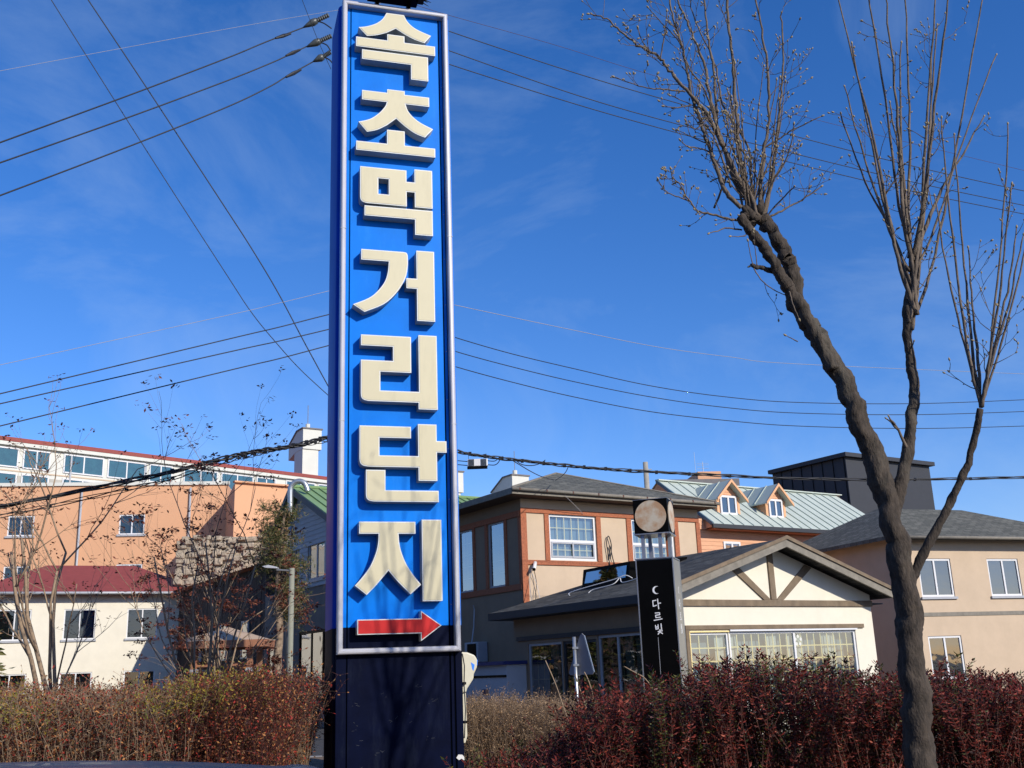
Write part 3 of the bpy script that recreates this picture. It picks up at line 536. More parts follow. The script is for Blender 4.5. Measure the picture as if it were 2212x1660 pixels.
MB().tube([(-.5, 0, AZ + .15), (11, 0, AZ + .15)], .06, 6).build('ridge_cap', M['mgreen'], h4)
vp = thing('vent_pipe', 'bent galvanised vent pipe curving over the green roof gable', 'pipe', px(627, 1100, 39).xy.to_3d())
P = [px(*q, 39) - vp.location for q in ((628, 1120), (627, 1075), (628, 1054), (635, 1044), (646, 1040), (656, 1043), (662, 1052), (665, 1062))]
MB().tube(catmull(P, 5), .105, 12).build('pipe_bend', M['galv'], vp, smooth=True)
MB().tube([P[0], P[0] - Vector((0, 0, 5.5))], .10, 10).build('riser', M['galv'], vp, smooth=True)

# ------------------------------------------------------------------ peach block, white flats and towers far left
def far_thing(name, label, cat, Y, rz=0): return thing(name, label, cat, (0, Y, 0), rz)
# peach building, lit face then shaded flank
def pz_(x, y, z):
    q = px(x, y, 1.0); return px(x, y, (z - CAMZ) / (q.z - CAMZ))
pe = thing('peach_building', 'large plain peach-coloured building wall on the left', 'building')
A = px(508, 1042, 62); B = pz_(760, 1062, px(508, 1042, 62).z); Cc = px(485, 1075, 70)
mb = MB(); mb.poly([(A.x, A.y, 0), (B.x, B.y, 0), (B.x, B.y, A.z), A]); mb.poly([A, (A.x, A.y, 0), (A.x - 3.2, A.y + 9, 0), (A.x - 3.2, A.y + 9, A.z)]); mb.poly([A, (B.x, B.y, A.z), (B.x, B.y + 12, A.z), (A.x - 3, A.y + 12, A.z)]); mb.build('wall', M['peach'], pe)
mb = MB(); mb.bar((A.x - .05, A.y - .1, A.z + .02), (B.x, B.y - .1, A.z + .02), .3, .10); mb.build('parapet_cap', M['peach'], pe)
sg = thing('stone_wall', 'rough pale stone retaining wall below the peach building', 'wall', px(380, 1200, 56).xy.to_3d())
mb = MB(); x = 0; W2 = px(640, 1200, 56).x - px(380, 1200, 56).x; Zt = px(540, 1158, 56).z
random.seed(3); z = 0
pieces = []
while z < Zt:
    hh = random.uniform(.18, .34); x = 0
    while x < W2:
        ww = random.uniform(.2, .6); d_ = random.uniform(-.2, .12)
        jz = random.uniform(-.12, .12); mb.box(x + random.uniform(-.05, .03), x + ww - random.uniform(-.06, .03), d_, .6, z + jz, z + hh + jz - random.uniform(-.1, .03)); x += ww
    z += hh
mb.box(0, W2, .1, .7, 0, Zt - .1)
mb.build('stones', M['rock'], sg, kind='stuff', bevel=.05)
def pz(x, y, z):                      # the place at height z in a measured direction
    q = px(x, y, 1.0); return px(x, y, (z - CAMZ) / (q.z - CAMZ))
def stair_tower(par, O_, W_, Dp, H, hh):
    t_ = MB(lambda a, d, z: (a + O_[0], d + O_[1], z))
    t_.box(.05, W_ * .86, .2, Dp * .6, 0, H - hh); t_.build('tower_shaft', M['towerw'], par)
    t_ = MB(lambda a, d, z: (a + O_[0], d + O_[1], z)); P = [(0, 0, H - hh), (0, 0, H), (0, Dp * .42, H), (0, Dp, H - hh * .55), (0, Dp, H - hh * 1.25), (0, Dp * .5, H - hh)]
    t_.prism(P, (W_, 0, 0)).build('tower_head', M['towerw'], par)
    t_ = MB(lambda a, d, z: (a + O_[0], d + O_[1], z)); Q = [(-.15, -.15, H), (-.15, Dp * .42, H), (-.15, Dp + .1, H - hh * .56), (-.15, Dp + .1, H - hh * .50), (-.15, Dp * .43, H + .2), (-.15, -.15, H + .2)]
    t_.prism(Q, (W_ + .3, 0, 0)).build('tower_cap', M['greyb'], par)
    t_ = MB(lambda a, d, z: (a + O_[0], d + O_[1], z)); t_.tube([(W_ * .35, .8, H), (W_ * .35, .8, H + .9)], .35, 8).build('vent_drum', M['towerw'], par)
    t_ = MB(lambda a, d, z: (a + O_[0], d + O_[1], z)); t_.tube([(W_ * .35, .8, H + .9), (W_ * .35, .8, H + 3.8)], .07, 5).build('lightning_rod', M['galv'], par)
p0 = px(485, 1004, 140); p1 = pz(645, 1024, p0.z); dxx = (p1 - p0).normalized(); ang = math.atan2(dxx.y, dxx.x); ext = 75
st_ = p0 - dxx * ext; Ln = (p1 - p0).length + ext + 14
fb = thing('apartment_block', 'long white flats with red roof cap and tall stair tower behind the peach building', 'building', st_.xy.to_3d(), ang)
H = p0.z
MB().box(0, Ln, 0, 12, 0, H - 4.4).build('lower_wall', mat('aged_cream_render', (.40, .38, .33), .9, .12, .3, dirt=.4, dcol=(.24, .22, .2)), fb); MB().box(0, Ln, 0, 12, H - 4.4, H - .5).build('top_wall', M['towerw'], fb); MB().box(-.5, Ln + .5, -.5, 12.5, H - .5, H).build('roof_cap', M['redcap'], fb); MB().box(-.4, Ln + .4, -.45, -.05, H - .95, H - .52).build('cap_trim', M['towerw'], fb)
for fl in range(4):
    x = 1.0; k_ = 0
    while x < Ln - 5.5:
        wd = 5.0 if k_ % 3 else 3.2; window(fb, lambda a, d, z: (a, d - .1, z), x, x + wd, H - 3.5 - fl * 3, H - 1.15 - fl * 3, fm='white', fw=.16, mull=(x + wd * .5,), glass='teal', back='roomb', off=0, depth=.06); x += wd + (.5 if k_ % 3 else 1.6); k_ += 1
tp0 = px(655, 926, 150); tw_ = thing('stair_tower', 'tall white stair tower with slanted head rising above the peach building', 'tower', tp0.xy.to_3d(), YAW)
stair_tower(tw_, (0, 0), 2.9, 5.9, tp0.z, 3.0)
def far_tower(label, xe, y, sh_=0):
    q = px(xe, y, 150); o = thing('stair_tower', label, 'tower', q.xy.to_3d(), YAW); stair_tower(o, (0, 0), 2.9, 5.9, q.z, 3.0); return o
far_tower('white stair tower peeking over the left eave of the pyramid roof', 1106, 1027)
far_tower('narrow visible strip of a white stair tower beside the right edge of the blue sign', 963, 1018)
# bulkhead dome on flats roof
# dark timber building with orange roof
db0 = px(574, 1300, 44.5)
db = thing('dark_timber_building', 'dark brown timber building in shade behind the small pavilion', 'building', db0.xy.to_3d(), YAW)
H_ = px(574, 1222, 44.5).z; random.seed(8)
MB().box(.06, 8, 0, 22, 0, H_).build('wall', M['brownw'], db)
dwn = [(2.0, 2.9, 2.6, 4.2), (5.0, 6.0, 2.6, 4.2), (9, 10, 2.6, 4.2)]
x = 0
while x < 22:
    MB(sd_).box(x + .01, x + .29, random.uniform(.0, .02), .06, 0, H_).build('plank', M['brownw'], db); x += .3
for q in dwn: window(db, lambda a, d, z: (d - .05, a, z), *q, fm='greyp', glass='glassd', off=0, depth=.04)
MB().prism([(-.5, -.5, H_), (8, -.5, H_), (4, -.5, H_ + 1.0)], (0, 23, 0)).build('roof', M['orange'], db)
# ------------------------------------------------------------------ pavilion, lamp, small things on the left
pv = thing('pavilion', 'small pavilion with a tan hipped roof and brown posts behind the left hedge', 'pavilion', px(493, 1400, 25).xy.to_3d(), R(4))
ez_ = px(530, 1401, 25).z; hw = 1.02; ap = px(493, 1364, 25.9).z
E_ = [(-hw, -hw, ez_ + .16), (hw, -hw, ez_ + .16), (hw, hw, ez_ + .16), (-hw, hw, ez_ + .16)]
for i in range(4): MB().poly([E_[i], E_[(i + 1) % 4], (0, 0, ap + .05)]).build('roof_sheet', M['pavil'], pv)
for (a_, b_) in ((0, 1), (1, 2), (2, 3), (3, 0)):
    MB().bar(Vector(E_[a_]) - Vector((0, 0, .08)), Vector(E_[b_]) - Vector((0, 0, .08)), .05, .16).build('fascia_board', M['pavilf'], pv)
for sx in (-1, 1):
    for sy in (-1, 1):
        p_ = MB().box(sx * .62 - .06, sx * .62 + .06, sy * .62 - .06, sy * .62 + .06, 0, ez_ + .1).build('post', M['pavilf'], pv); MB().box(sx * .62 - .08, sx * .62 + .08, sy * .62 - .08, sy * .62 + .08, 1.85, 1.93).build('post_collar', M['greyp'], p_)
MB().bar((-.62, -.62, 2.0), (.5, -.62, 2.0), .04, .05).build('rail', M['pavilf'], pv)
for i in range(7):
    cx_ = -.5 + i * .15; MB().tube([(cx_ + .06 * math.cos(a * .5), -.62, 2.13 + .07 * math.sin(a * .5)) for a in range(11)], .008, 4).build('scroll', M['munt'], pv)
lp = thing('street_lamp', 'slim olive street lamp with a flat arm pointing left, before the blue-grey house', 'street lamp', px(626, 1460, 20).xy.to_3d())
Pt = px(629, 1228, 20) - lp.location
MB().tube([(0, 0, 0), (0, 0, .3), (0, 0, .31), (.0, 0, Pt.z)], [.085, .085, .052, .050], 12).build('pole', M['pole'], lp, smooth=True)
arm = px(575, 1231, 20) - lp.location
MB().tube([(0, 0, Pt.z - .05), (arm.x * .6, 0, Pt.z - .02)], .018, 6).build('arm', M['galv'], lp)
MB().prism([(arm.x * .55, -.06, Pt.z - .0), (arm.x * 1.0, -.09, Pt.z + .02), (arm.x * 1.15, -.07, Pt.z + .05), (arm.x * .9, -.07, Pt.z + .075), (arm.x * .55, -.05, Pt.z + .03)], (0, .16, 0)).build('lamp_head', M['greyp'], lp, bevel=.01)

# ------------------------------------------------------------------ the big blue pylon sign
SY = R(16.5075)
org = Vector((-2.0866, 12.0959, 0))
sgn = thing('pylon_sign', 'tall blue pylon sign with raised cream Korean letters and a red arrow', 'sign', org, SY)
def sg_(u, w_, z): return (u, -w_, z)
TOP, SPL = 10.33, 2.16
def casing(z0, z1, m):
    r_ = .13; pts = []
    x0, x1, d0, d1 = -.03, 1.46, -.035, -1.0
    for k in range(7): a = math.pi / 2 + k / 6 * math.pi / 2; pts.append((x0 + r_ + r_ * math.cos(a), d0 - r_ + r_ * math.sin(a)))
    for k in range(7): a = math.pi + k / 6 * math.pi / 2; pts.append((x0 + r_ + r_ * math.cos(a), d1 + r_ + r_ * math.sin(a)))
    pts += [(x1, d1), (x1, d0)]
    b = MB(sg_); b.prism([(p[0], p[1], z0) for p in pts], (0, 0, z1 - z0)); o = b.build('casing', m, sgn)
    for p in o.data.polygons: p.use_smooth = abs(p.normal.z) < .5
    e = o.modifiers.new('e', 'EDGE_SPLIT'); e.split_angle = R(40); return o
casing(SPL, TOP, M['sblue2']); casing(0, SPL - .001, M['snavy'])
MB(sg_).box(.10, 1.44, -.034, -.012, .02, TOP - .04).build('joint_backing', M['sgap'], sgn)
for (z0, z1, m_) in ((SPL + .001, 10.28, 'sblue'), (.06, SPL - .001, 'snavy')):
    for (a0, a1, nm) in ((.128, 1.300, 'face_panel'), (.0, .115, 'edge_strip'), (1.318, 1.352, 'edge_strip'), (1.372, 1.452, 'edge_strip')):
        MB(sg_).box(a0, a1, -.033, 0 if a0 else -.002, z0, z1).build(nm, M[m_], sgn, bevel=.004)
# frame: four mitred rounded bars
FW, W0, W1 = .066, .004, .10
def fbar(name, P, Q, inn):                       # P, Q outer corners, inn = unit vectors of the inner side per end
    b = MB(sg_); prof = [(0, W0), (0, W1 - .02), (.008, W1 - .006), (.022, W1), (FW - .022, W1), (FW - .008, W1 - .006), (FW, W1 - .02), (FW, W0)]
    n = len(b.v)
    for (pt, iv) in ((P, inn[0]), (Q, inn[1])):
        for (o_, ww) in prof: b.v.append(sg_(pt[0] + iv[0] * o_, ww, pt[1] + iv[1] * o_))
    k = len(prof)
    for i in range(k - 1): b.f.append((n + i, n + i + 1, n + k + i + 1, n + k + i)); b.mi.append(0)
    b.build(name, M['falu'], sgn)
x0, x1, z0, z1 = 0, 1.424, 1.862, 10.312
fbar('frame_bar', (x0, z0), (x0, z1), ((1, 1), (1, -1))); fbar('frame_bar', (x1, z0), (x1, z1), ((-1, 1), (-1, -1)))
fbar('frame_bar', (x0, z0), (x1, z0), ((1, 1), (-1, 1))); fbar('frame_bar', (x0, z1), (x1, z1), ((1, -1), (-1, -1)))
for (a0, a1) in ((-.001, FW + .001), (1.424 - FW - .001, 1.425)):
    for z_ in (4.55, 7.02): MB(sg_).box(a0, a1, .02, W1 + .0015, z_ - .003, z_ + .003).build('frame_joint', M['greyp'], sgn)
for i in range(13):
    for a_ in (.055, 1.335): MB(sg_).tube([(a_, .0, 2.4 + i * .62), (a_, .004, 2.4 + i * .62)], .006, 8).build('screw', M['greyp'], sgn)
def inset(P, d):
    n = len(P); A = sum(P[i][0] * P[(i + 1) % n][1] - P[(i + 1) % n][0] * P[i][1] for i in range(n)); s = 1 if A > 0 else -1; out = []
    for i in range(n):
        a = Vector(P[i - 1]); b = Vector(P[i]); c_ = Vector(P[(i + 1) % n]); e1 = (b - a).normalized(); e2 = (c_ - b).normalized()
        n1 = Vector((-e1.y, e1.x)) * s; n2 = Vector((-e2.y, e2.x)) * s; m_ = (n1 + n2)
        m_ = m_ / max(.35, m_.dot(n1)) if m_.length > 1e-6 else n1
        out.append(tuple(b + m_ * d))
    return out
def plate(name, loops, wa, wb_, m, parent, fn=sg_):
    cu = bpy.data.curves.new('c', 'CURVE'); cu.dimensions = '2D'; cu.fill_mode = 'BOTH'; cu.extrude = (wb_ - wa) / 2
    for lp_ in loops:
        s = cu.splines.new('POLY'); s.points.add(len(lp_) - 1)
        for i, q in enumerate(lp_): s.points[i].co = (q[0], q[1], 0, 1)
        s.use_cyclic_u = True
    ob = bpy.data.objects.new('c', cu); me = bpy.data.meshes.new_from_object(ob)
    for v in me.vertices: v.co = Vector(fn(v.co.x, v.co.z + (wa + wb_) / 2, v.co.y))
    bpy.data.objects.remove(ob); return addmesh(name, me, m, parent)
def sm_(*pts): return [tuple(p)[:2] for p in catmull([(a, b, 0) for a, b in pts], 4)]
L = {}
L['sok'] = [[sm_((.811, 10.158), (.845, 10.085), (.905, 10.016), (1.0, 9.957), (1.177, 9.895)) + sm_((1.088, 9.772), (.957, 9.803), (.823, 9.862), (.698, 9.934)) + sm_((.575, 9.852), (.447, 9.798), (.315, 9.766))[0:] + sm_((.205, 9.882), (.315, 9.912), (.434, 9.972), (.521, 10.054), (.575, 10.156))],
            [[(.172, 9.736), (.584, 9.736), (.584, 9.832), (.815, 9.832), (.815, 9.736), (1.229, 9.736), (1.229, 9.594), (.172, 9.594)]],
            [[(.25, 9.556), (1.13, 9.556), (1.13, 9.196), (.898, 9.196), (.898, 9.414), (.25, 9.414)]]]
L['cho'] = [[[(.252, 8.956), (.58, 8.956), (.58, 9.009), (.812, 9.009), (.812, 8.956), (1.138, 8.956), (1.138, 8.82)] + sm_((.821, 8.82), (.853, 8.726), (.918, 8.644), (1.024, 8.568), (1.184, 8.497)) + sm_((1.075, 8.364), (.942, 8.409), (.812, 8.495), (.697, 8.594)) + sm_((.576, 8.484), (.446, 8.401), (.317, 8.360)) + sm_((.208, 8.492), (.356, 8.548), (.472, 8.645), (.551, 8.751), (.575, 8.82)) + [(.252, 8.82)]],
            [[(.18, 8.217), (.576, 8.217), (.576, 8.42), (.807, 8.42), (.807, 8.217), (1.207, 8.217), (1.207, 8.09), (.18, 8.09)]]]
L['meok'] = [[[(.232, 7.865), (.825, 7.865), (.825, 7.706), (.930, 7.706), (.930, 7.893), (1.161, 7.893), (1.161, 7.362), (.930, 7.362), (.930, 7.566), (.826, 7.566), (.826, 7.362)] + sm_((.322, 7.362), (.270, 7.374), (.240, 7.404), (.232, 7.450)), [(.463, 7.720), (.596, 7.720), (.596, 7.503), (.463, 7.503)]],
             [[(.288, 7.328), (1.159, 7.328), (1.159, 6.982), (.929, 6.982), (.929, 7.192), (.288, 7.192)]]]
L['geo'] = [[[(.249, 6.735)] + sm_((.78, 6.735), (.818, 6.724), (.832, 6.69)) + sm_((.834, 6.58), (.815, 6.436), (.768, 6.317), (.673, 6.168), (.524, 6.023), (.291, 5.91)) + sm_((.15, 6.0), (.337, 6.090), (.444, 6.182), (.538, 6.315), (.579, 6.447), (.593, 6.594)) + [(.249, 6.594)]],
            [[(.812, 6.388), (.942, 6.388), (.942, 6.767), (1.169, 6.767), (1.169, 5.834), (.943, 5.834), (.943, 6.255), (.812, 6.255)]]]
L['ri'] = [[[(.249, 5.619), (.862, 5.619), (.862, 5.160), (.484, 5.160), (.484, 4.924), (.955, 4.924), (.955, 5.649), (1.184, 5.649), (1.184, 4.707), (.948, 4.707), (.948, 4.789)] + sm_((.34, 4.789), (.285, 4.802), (.257, 4.830), (.249, 4.88)) + [(.249, 5.300), (.638, 5.300), (.638, 5.482), (.249, 5.482)]]]
L['dan'] = [[[(.236, 4.486), (.851, 4.486), (.851, 4.345), (.472, 4.345), (.472, 4.130), (.936, 4.130), (.936, 4.523), (1.164, 4.523), (1.164, 4.320), (1.283, 4.320), (1.283, 4.180), (1.164, 4.180), (1.164, 3.834), (.938, 3.834), (.938, 3.993)] + sm_((.335, 3.993), (.275, 4.006), (.244, 4.038), (.236, 4.085))],
            [[(.312, 3.955), (.542, 3.955), (.542, 3.715), (1.177, 3.715), (1.177, 3.581)] + sm_((.405, 3.581), (.350, 3.592), (.320, 3.622), (.312, 3.670))]]
L['ji'] = [[[(.235, 3.346), (.893, 3.346), (.893, 3.207)] + sm_((.694, 3.207), (.700, 3.109), (.724, 2.997), (.780, 2.860), (.868, 2.723), (.953, 2.620)) + sm_((.828, 2.512), (.715, 2.624), (.641, 2.703), (.575, 2.785)) + sm_((.503, 2.702), (.416, 2.603), (.324, 2.512)) + sm_((.190, 2.618), (.280, 2.718), (.366, 2.838), (.429, 2.985), (.456, 3.109), (.460, 3.207)) + [(.235, 3.207)]],
           [[(.968, 3.371), (1.202, 3.371), (1.202, 2.432), (.968, 2.432)]]]
LW = .145
for key, pieces in L.items():
    for k, loops in enumerate(pieces):
        zc = k * .0012
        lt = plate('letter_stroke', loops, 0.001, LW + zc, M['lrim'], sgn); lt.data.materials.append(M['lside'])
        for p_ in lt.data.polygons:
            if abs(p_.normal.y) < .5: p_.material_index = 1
        ins = [inset(loops[0], .0125)] + [inset(h_, -.0125) for h_ in loops[1:]]
        plate('letter_face', ins, LW + zc + .0003, LW + zc + .004, M['lface'], lt)
arrow = [(.221, 2.240), (.948, 2.240), (.948, 2.325), (1.187, 2.157), (.945, 1.986), (.945, 2.074), (.221, 2.074)]
ar = plate('arrow', [arrow], .001, LW - .01, M['lrim'], sgn); plate('arrow_face', [inset(arrow, .010)], LW - .0095, LW - .006, M['ared'], ar)
random.seed(77)
for (a0, z_) in ((.22, 1.32), (.20, 1.10), (.21, .62), (.55, 1.42), (.62, 1.12), (.82, 1.18), (.98, .50), (1.05, .95), (.48, .80), (.33, .5), (.9, 1.5), (.7, .45), (.25, .9), (1.1, 1.3)):
    for q_ in range(random.randint(2, 4)):
        a_ = a0 + random.gauss(0, .03); b_ = z_ + random.gauss(0, .03); l_ = random.uniform(.01, .045); t_ = random.uniform(-.5, .9)
        MB(sg_).bar((a_, .0006, b_), (a_ + l_ * math.cos(t_), .0006, b_ + l_ * math.sin(t_)), random.uniform(.0012, .0025), .0012, up=(math.sin(SY), -math.cos(SY), 0)).build('scratch', M['scr'], sgn)
# floodlight bar on top, service hood on the right edge, torn tape
fl = thing('floodlight', 'black floodlight bar projecting over the top edge of the blue sign', 'light', org + Matrix.Rotation(SY, 3, 'Z') @ Vector((0, 0, 10.33)), SY)
MB(sg_).box(.34, 1.02, -.05, .36, .10, .26).build('housing', M['black'], fl, bevel=.01)
for u_ in (.45, .88): MB(sg_).box(u_, u_ + .05, -.1, .0, .0, .12).build('bracket', M['black'], fl)
random.seed(5)
for k in range(7):
    p = Vector((1.0 + random.uniform(-.02, .05), .2 + random.uniform(-.1, .1), .10)); d = Vector((random.uniform(.02, .2), random.uniform(-.05, .05), random.uniform(-.05, .06)))
    MB(sg_).tube([p, p + d * .5 + Vector((0, 0, .02)), p + d], [.012, .008, .003], 4).build('loose_wire', M['black'], fl)
MB(sg_).box(1.0, 1.08, .1, .25, .06, .16).build('junction_box', M['black'], fl)
hd = thing('meter_hood', 'cream hooded equipment housing strapped to the right edge of the blue sign', 'housing', org, SY)
# outline traced in the sign plane, at 0.25 m behind the face, 0.16 thick
def hood(name, pts, w0_, w1_, m, bevel=.01): return MB(sg_).prism([(a, w0_, z) for a, z in pts], (0, w1_ - w0_, 0)).build(name, m, hd, bevel=bevel)
HX = 1.47
hood('hood', [(HX, 1.86), (HX + .08, 1.855), (HX + .17, 1.82), (HX + .20, 1.77), (HX + .195, 1.68), (HX + .155, 1.60), (HX + .15, 1.55), (HX + .07, 1.44), (HX + .06, 1.40), (HX, 1.40)], -.36, -.14, M['creamp'], .018)
hood('neck', [(HX, 1.398), (HX + .062, 1.398), (HX + .066, 1.06), (HX + .07, .92), (HX + .045, .84), (HX, .84)], -.32, -.18, M['creamp'])
hood('blue_tip', [(HX + .198, 1.765), (HX + .222, 1.765), (HX + .215, 1.70), (HX + .196, 1.70)], -.29, -.21, M['bluet'], .003)
MB(sg_).poly([(HX + .12, -.138, 1.74), (HX + .165, -.138, 1.71), (HX + .15, -.138, 1.64), (HX + .135, -.138, 1.66)]).build('blue_mark', M['bluet'], hd)
for z_ in (1.52, 1.09): hood('strap', [(HX - .0, z_), (HX + .05, z_), (HX + .05, z_ - .03), (HX, z_ - .03)], -.13, -.10, M['black'], .004)
MB(sg_).tube([(HX + .01, -.10, 1.84), (HX + .03, -.09, 1.7), (HX + .02, -.09, 1.5), (HX + .03, -.09, 1.2), (HX + .01, -.09, .9)], .007, 5).build('cable', M['cable'], hd)
tp = MB(sg_).prism([(1.36, .001, .70), (1.385, .001, .735), (1.43, .001, .73), (1.452, .001, .705), (1.452, .001, .665), (1.42, .001, .69), (1.39, .001, .675)], (0, .003, 0)).build('tape_scrap', M['silver'], sgn)

# ------------------------------------------------------------------ black restaurant sign with moon lantern
BY = R(-18)
b0 = Vector((1.894, 17, 0))
bs = thing('black_pillar_sign', 'black pillar sign with white Korean lettering and a crescent in front of the cream house', 'sign', b0, BY)
BW, BD, BH = .585, .62, 3.285
MB().box(.0, BW, .004, BD, 0, BH).build('core', M['mirror'], bs)
MB().box(.008, BW - .008, -.006, .003, 0, BH - .015).build('front_panel', M['black'], bs)
MB().box(BW + .0005, BW + .008, .02, BD - .02, 0, BH - .02).build('side_panel', M['mirror'], bs)
for (a0, a1, y0, y1) in ((-.012, .006, -.014, .012), (BW - .004, BW + .012, -.014, .012), (BW - .004, BW + .014, BD - .02, BD + .004)): MB().box(a0, a1, y0, y1, 0, BH).build('edge_trim', M['galv'], bs)
MB().box(-.014, BW + .014, -.016, BD + .006, BH, BH + .016).build('cap', M['galv'], bs)
def strokes(name, segs, fn, th, m, par):
    b = MB(fn)
    for (p, q) in segs:
        p = Vector((p[0], p[1])); q = Vector((q[0], q[1])); d = (q - p).normalized(); nn = Vector((-d.y, d.x)) * th / 2; p = p - d * th * .3; q = q + d * th * .3
        k = [(p + nn), (q + nn), (q - nn), (p - nn)]; b.prism([(v.x, 0, v.y) for v in k], (0, -.003 - .0004 * len(b.f) / 6, 0))
    return b.build(name, m, par)
def seg(*P): return [(P[i], P[i + 1]) for i in range(len(P) - 1)]
G = {'da': seg((.48, .12), (.08, .16), (.10, .72), (.50, .62)) + seg((.66, 0), (.72, 1)) + seg((.68, .45), (1, .42)),
     'reu': seg((.2, .05), (.74, .03), (.74, .28), (.24, .32), (.25, .62), (.80, .58)) + seg((0, .95), (1, .80)),
     'bit': seg((.06, .12), (.10, .5), (.42, .46), (.42, .08)) + seg((.08, .31), (.42, .27)) + seg((.84, 0), (.88, .58)) + seg((.55, .60), (.72, .59)) + seg((.36, .74), (.95, .68)) + seg((.66, .70), (.34, 1)) + seg((.64, .80), (.97, .95))}
def crescent(cx_, cz_, r_, fn, par, name='crescent'):
    P = [(cx_ + r_ * math.cos(a), cz_ + r_ * math.sin(a)) for a in [R(60 + 240 * i / 14) for i in range(15)]]
    Q = [(cx_ + .32 * r_ + r_ * .82 * math.cos(a), cz_ + r_ * .86 * math.sin(a)) for a in [R(282 - 204 * i / 12) for i in range(13)]]
    b = MB(fn)
    for i in range(14):
        j = min(12, int(i * 12 / 14)); j2 = min(12, int((i + 1) * 12 / 14)); q0 = Q[12 - j]; q1 = Q[12 - j2]
        b.poly([(P[i][0], -.003, P[i][1]), (P[i + 1][0], -.003, P[i + 1][1]), (q1[0], -.003, q1[1]), (q0[0], -.003, q0[1])])
    b.build(name, M['txt'], par)
def text(fn, s, u0, par, th, m):
    for key, zt, hh, ww, du in (('da', 2.650, .155, .135, -.01), ('reu', 2.440, .125, .13, .0), ('bit', 2.265, .16, .115, .01)):
        strokes('glyph', [((u0 + du + a[0] * ww * s, zt - a[1] * hh), (u0 + du + b_[0] * ww * s, zt - b_[1] * hh)) for a, b_ in G[key]], fn, th, m, par)
text(lambda a, d, z: (a, d - .0065, z), 1, .225, bs, .014, M['txt'])
crescent(.295, 2.79, .062, lambda a, d, z: (a, d - .0065, z), bs)
text(lambda a, d, z: (BW + .0085 - d, a, z), .9, .26, bs, .014, M['white'])
crescent(.32, 2.79, .055, lambda a, d, z: (BW + .0085 - d, a, z), bs)
MB().box(.268, .274, -.0085, -.0065, 1.5, 2.06).build('thin_line', M['greyp'], bs)
mo = thing('moon_lantern', 'black cube lantern with round moon discs above the black pillar sign', 'lantern', b0, BY)
MB().box(.0, .562, .02, .60, 3.70, 4.25).build('cube', M['black'], mo, bevel=.006)
MB().box(-.01, .575, .01, .61, 3.685, 3.70).build('base_plate', M['galv'], mo); MB().box(-.005, .567, .015, .605, 4.25, 4.256).build('top_edge', M['galv'], mo)
disc = [(.281 + .255 * math.cos(a), 0, 3.975 + .255 * math.sin(a)) for a in [2 * math.pi * i / 40 for i in range(40)]]
MB().prism([(x_, .0195, z_) for x_, _, z_ in disc], (0, -.012, 0)).build('moon_disc', M['moon'], mo)
MB().prism([(.5625, .31 + (x_ - .281), z_) for x_, _, z_ in disc], (.012, 0, 0)).build('moon_disc', M['moon'], mo)
for (a0, y0, m_) in ((.09, .06, 'galv'), (.37, .06, 'galv'), (.42, .45, 'timber'), (.13, .45, 'galv'), (.48, .30, 'galv')): MB().box(a0, a0 + .055, y0, y0 + .055, 3.30, 3.686).build('lantern_leg', M[m_], mo)

# ------------------------------------------------------------------ triangular road sign seen from behind
ts = thing('triangular_road_sign', 'back of a grey triangular road sign on a steel post behind the dry shrubs', 'road sign', px(1254, 1500, 16).xy.to_3d())
T_ = ts.location
def tp_(x, y, dy=0): v = px(x, y, 16) - T_; return (v.x, v.y + dy, v.z)
tri = [tp_(1256, 1369), tp_(1261, 1374), tp_(1281, 1452), tp_(1278, 1457), tp_(1233, 1459), tp_(1230, 1454), tp_(1252, 1374)]
tri = [(a, b_ - a * 1.15, z) for a, b_, z in tri]
MB().prism(tri, (.007, .004, 0)).build('sign_plate', mat('dull_grey_plate', (.30, .29, .29), .7, .1, 6, spec=.15), ts)
MB().bar(tri[1], tri[2], .012, .02).build('plate_rim', M['galv'], ts)
MB().tube([(-.055, -.03, tp_(1249, 1376)[2]), (-.05, -.02, 0)], .026, 10).build('post', M['galv'], ts, smooth=True)
for yy in (1400, 1437): z_ = tp_(1250, yy)[2]; MB().box(-.085, .0, -.06, .02, z_ - .015, z_ + .015).build('clamp', M['galv'], ts)

# ------------------------------------------------------------------ overhead lines
po = thing('utility_pole', 'concrete utility pole standing behind the blue sign carrying the overhead lines', 'pole', (px(840, 800, 20).x, 20, 0))
MB().tube([(0, 0, 0), (0, 0, 11.3)], [.2, .12], 14).build('shaft', M['concrete'], po, smooth=True)
MB().bar((-.85, .1, 10.9), (.85, .1, 10.9), .09, .09).build('crossarm', M['galv'], po); MB().bar((-.8, .1, 6.9), (.8, .1, 6.9), .08, .08).build('crossarm', M['galv'], po)
def line(name, label, P, r, Y0, Y1, m='cable', group=None):
    n = len(P); pts = [px(x_, y_, lerp(Y0, Y1, (x_ - P[0][0]) / (P[-1][0] - P[0][0] + 1e-6))) for x_, y_ in P]
    return wire(name, label, pts, r, m, 'power line', 8, group)
GR = 'overhead lines crossing the sky'
up = [([(-120, 352), (250, 217), (485, 128), (560, 97), (600, 81), (655, 60)], 'topmost'), ([(-120, 394), (250, 264), (485, 177), (580, 139), (620, 121), (662, 101)], 'second'), ([(-120, 468), (250, 328), (485, 234), (580, 189), (620, 165), (676, 134)], 'third')]
for P, nm in up: line('power_line', nm + ' of the three thick lines reaching the insulators left of the blue sign', P, .014, 15, 20, group=GR)
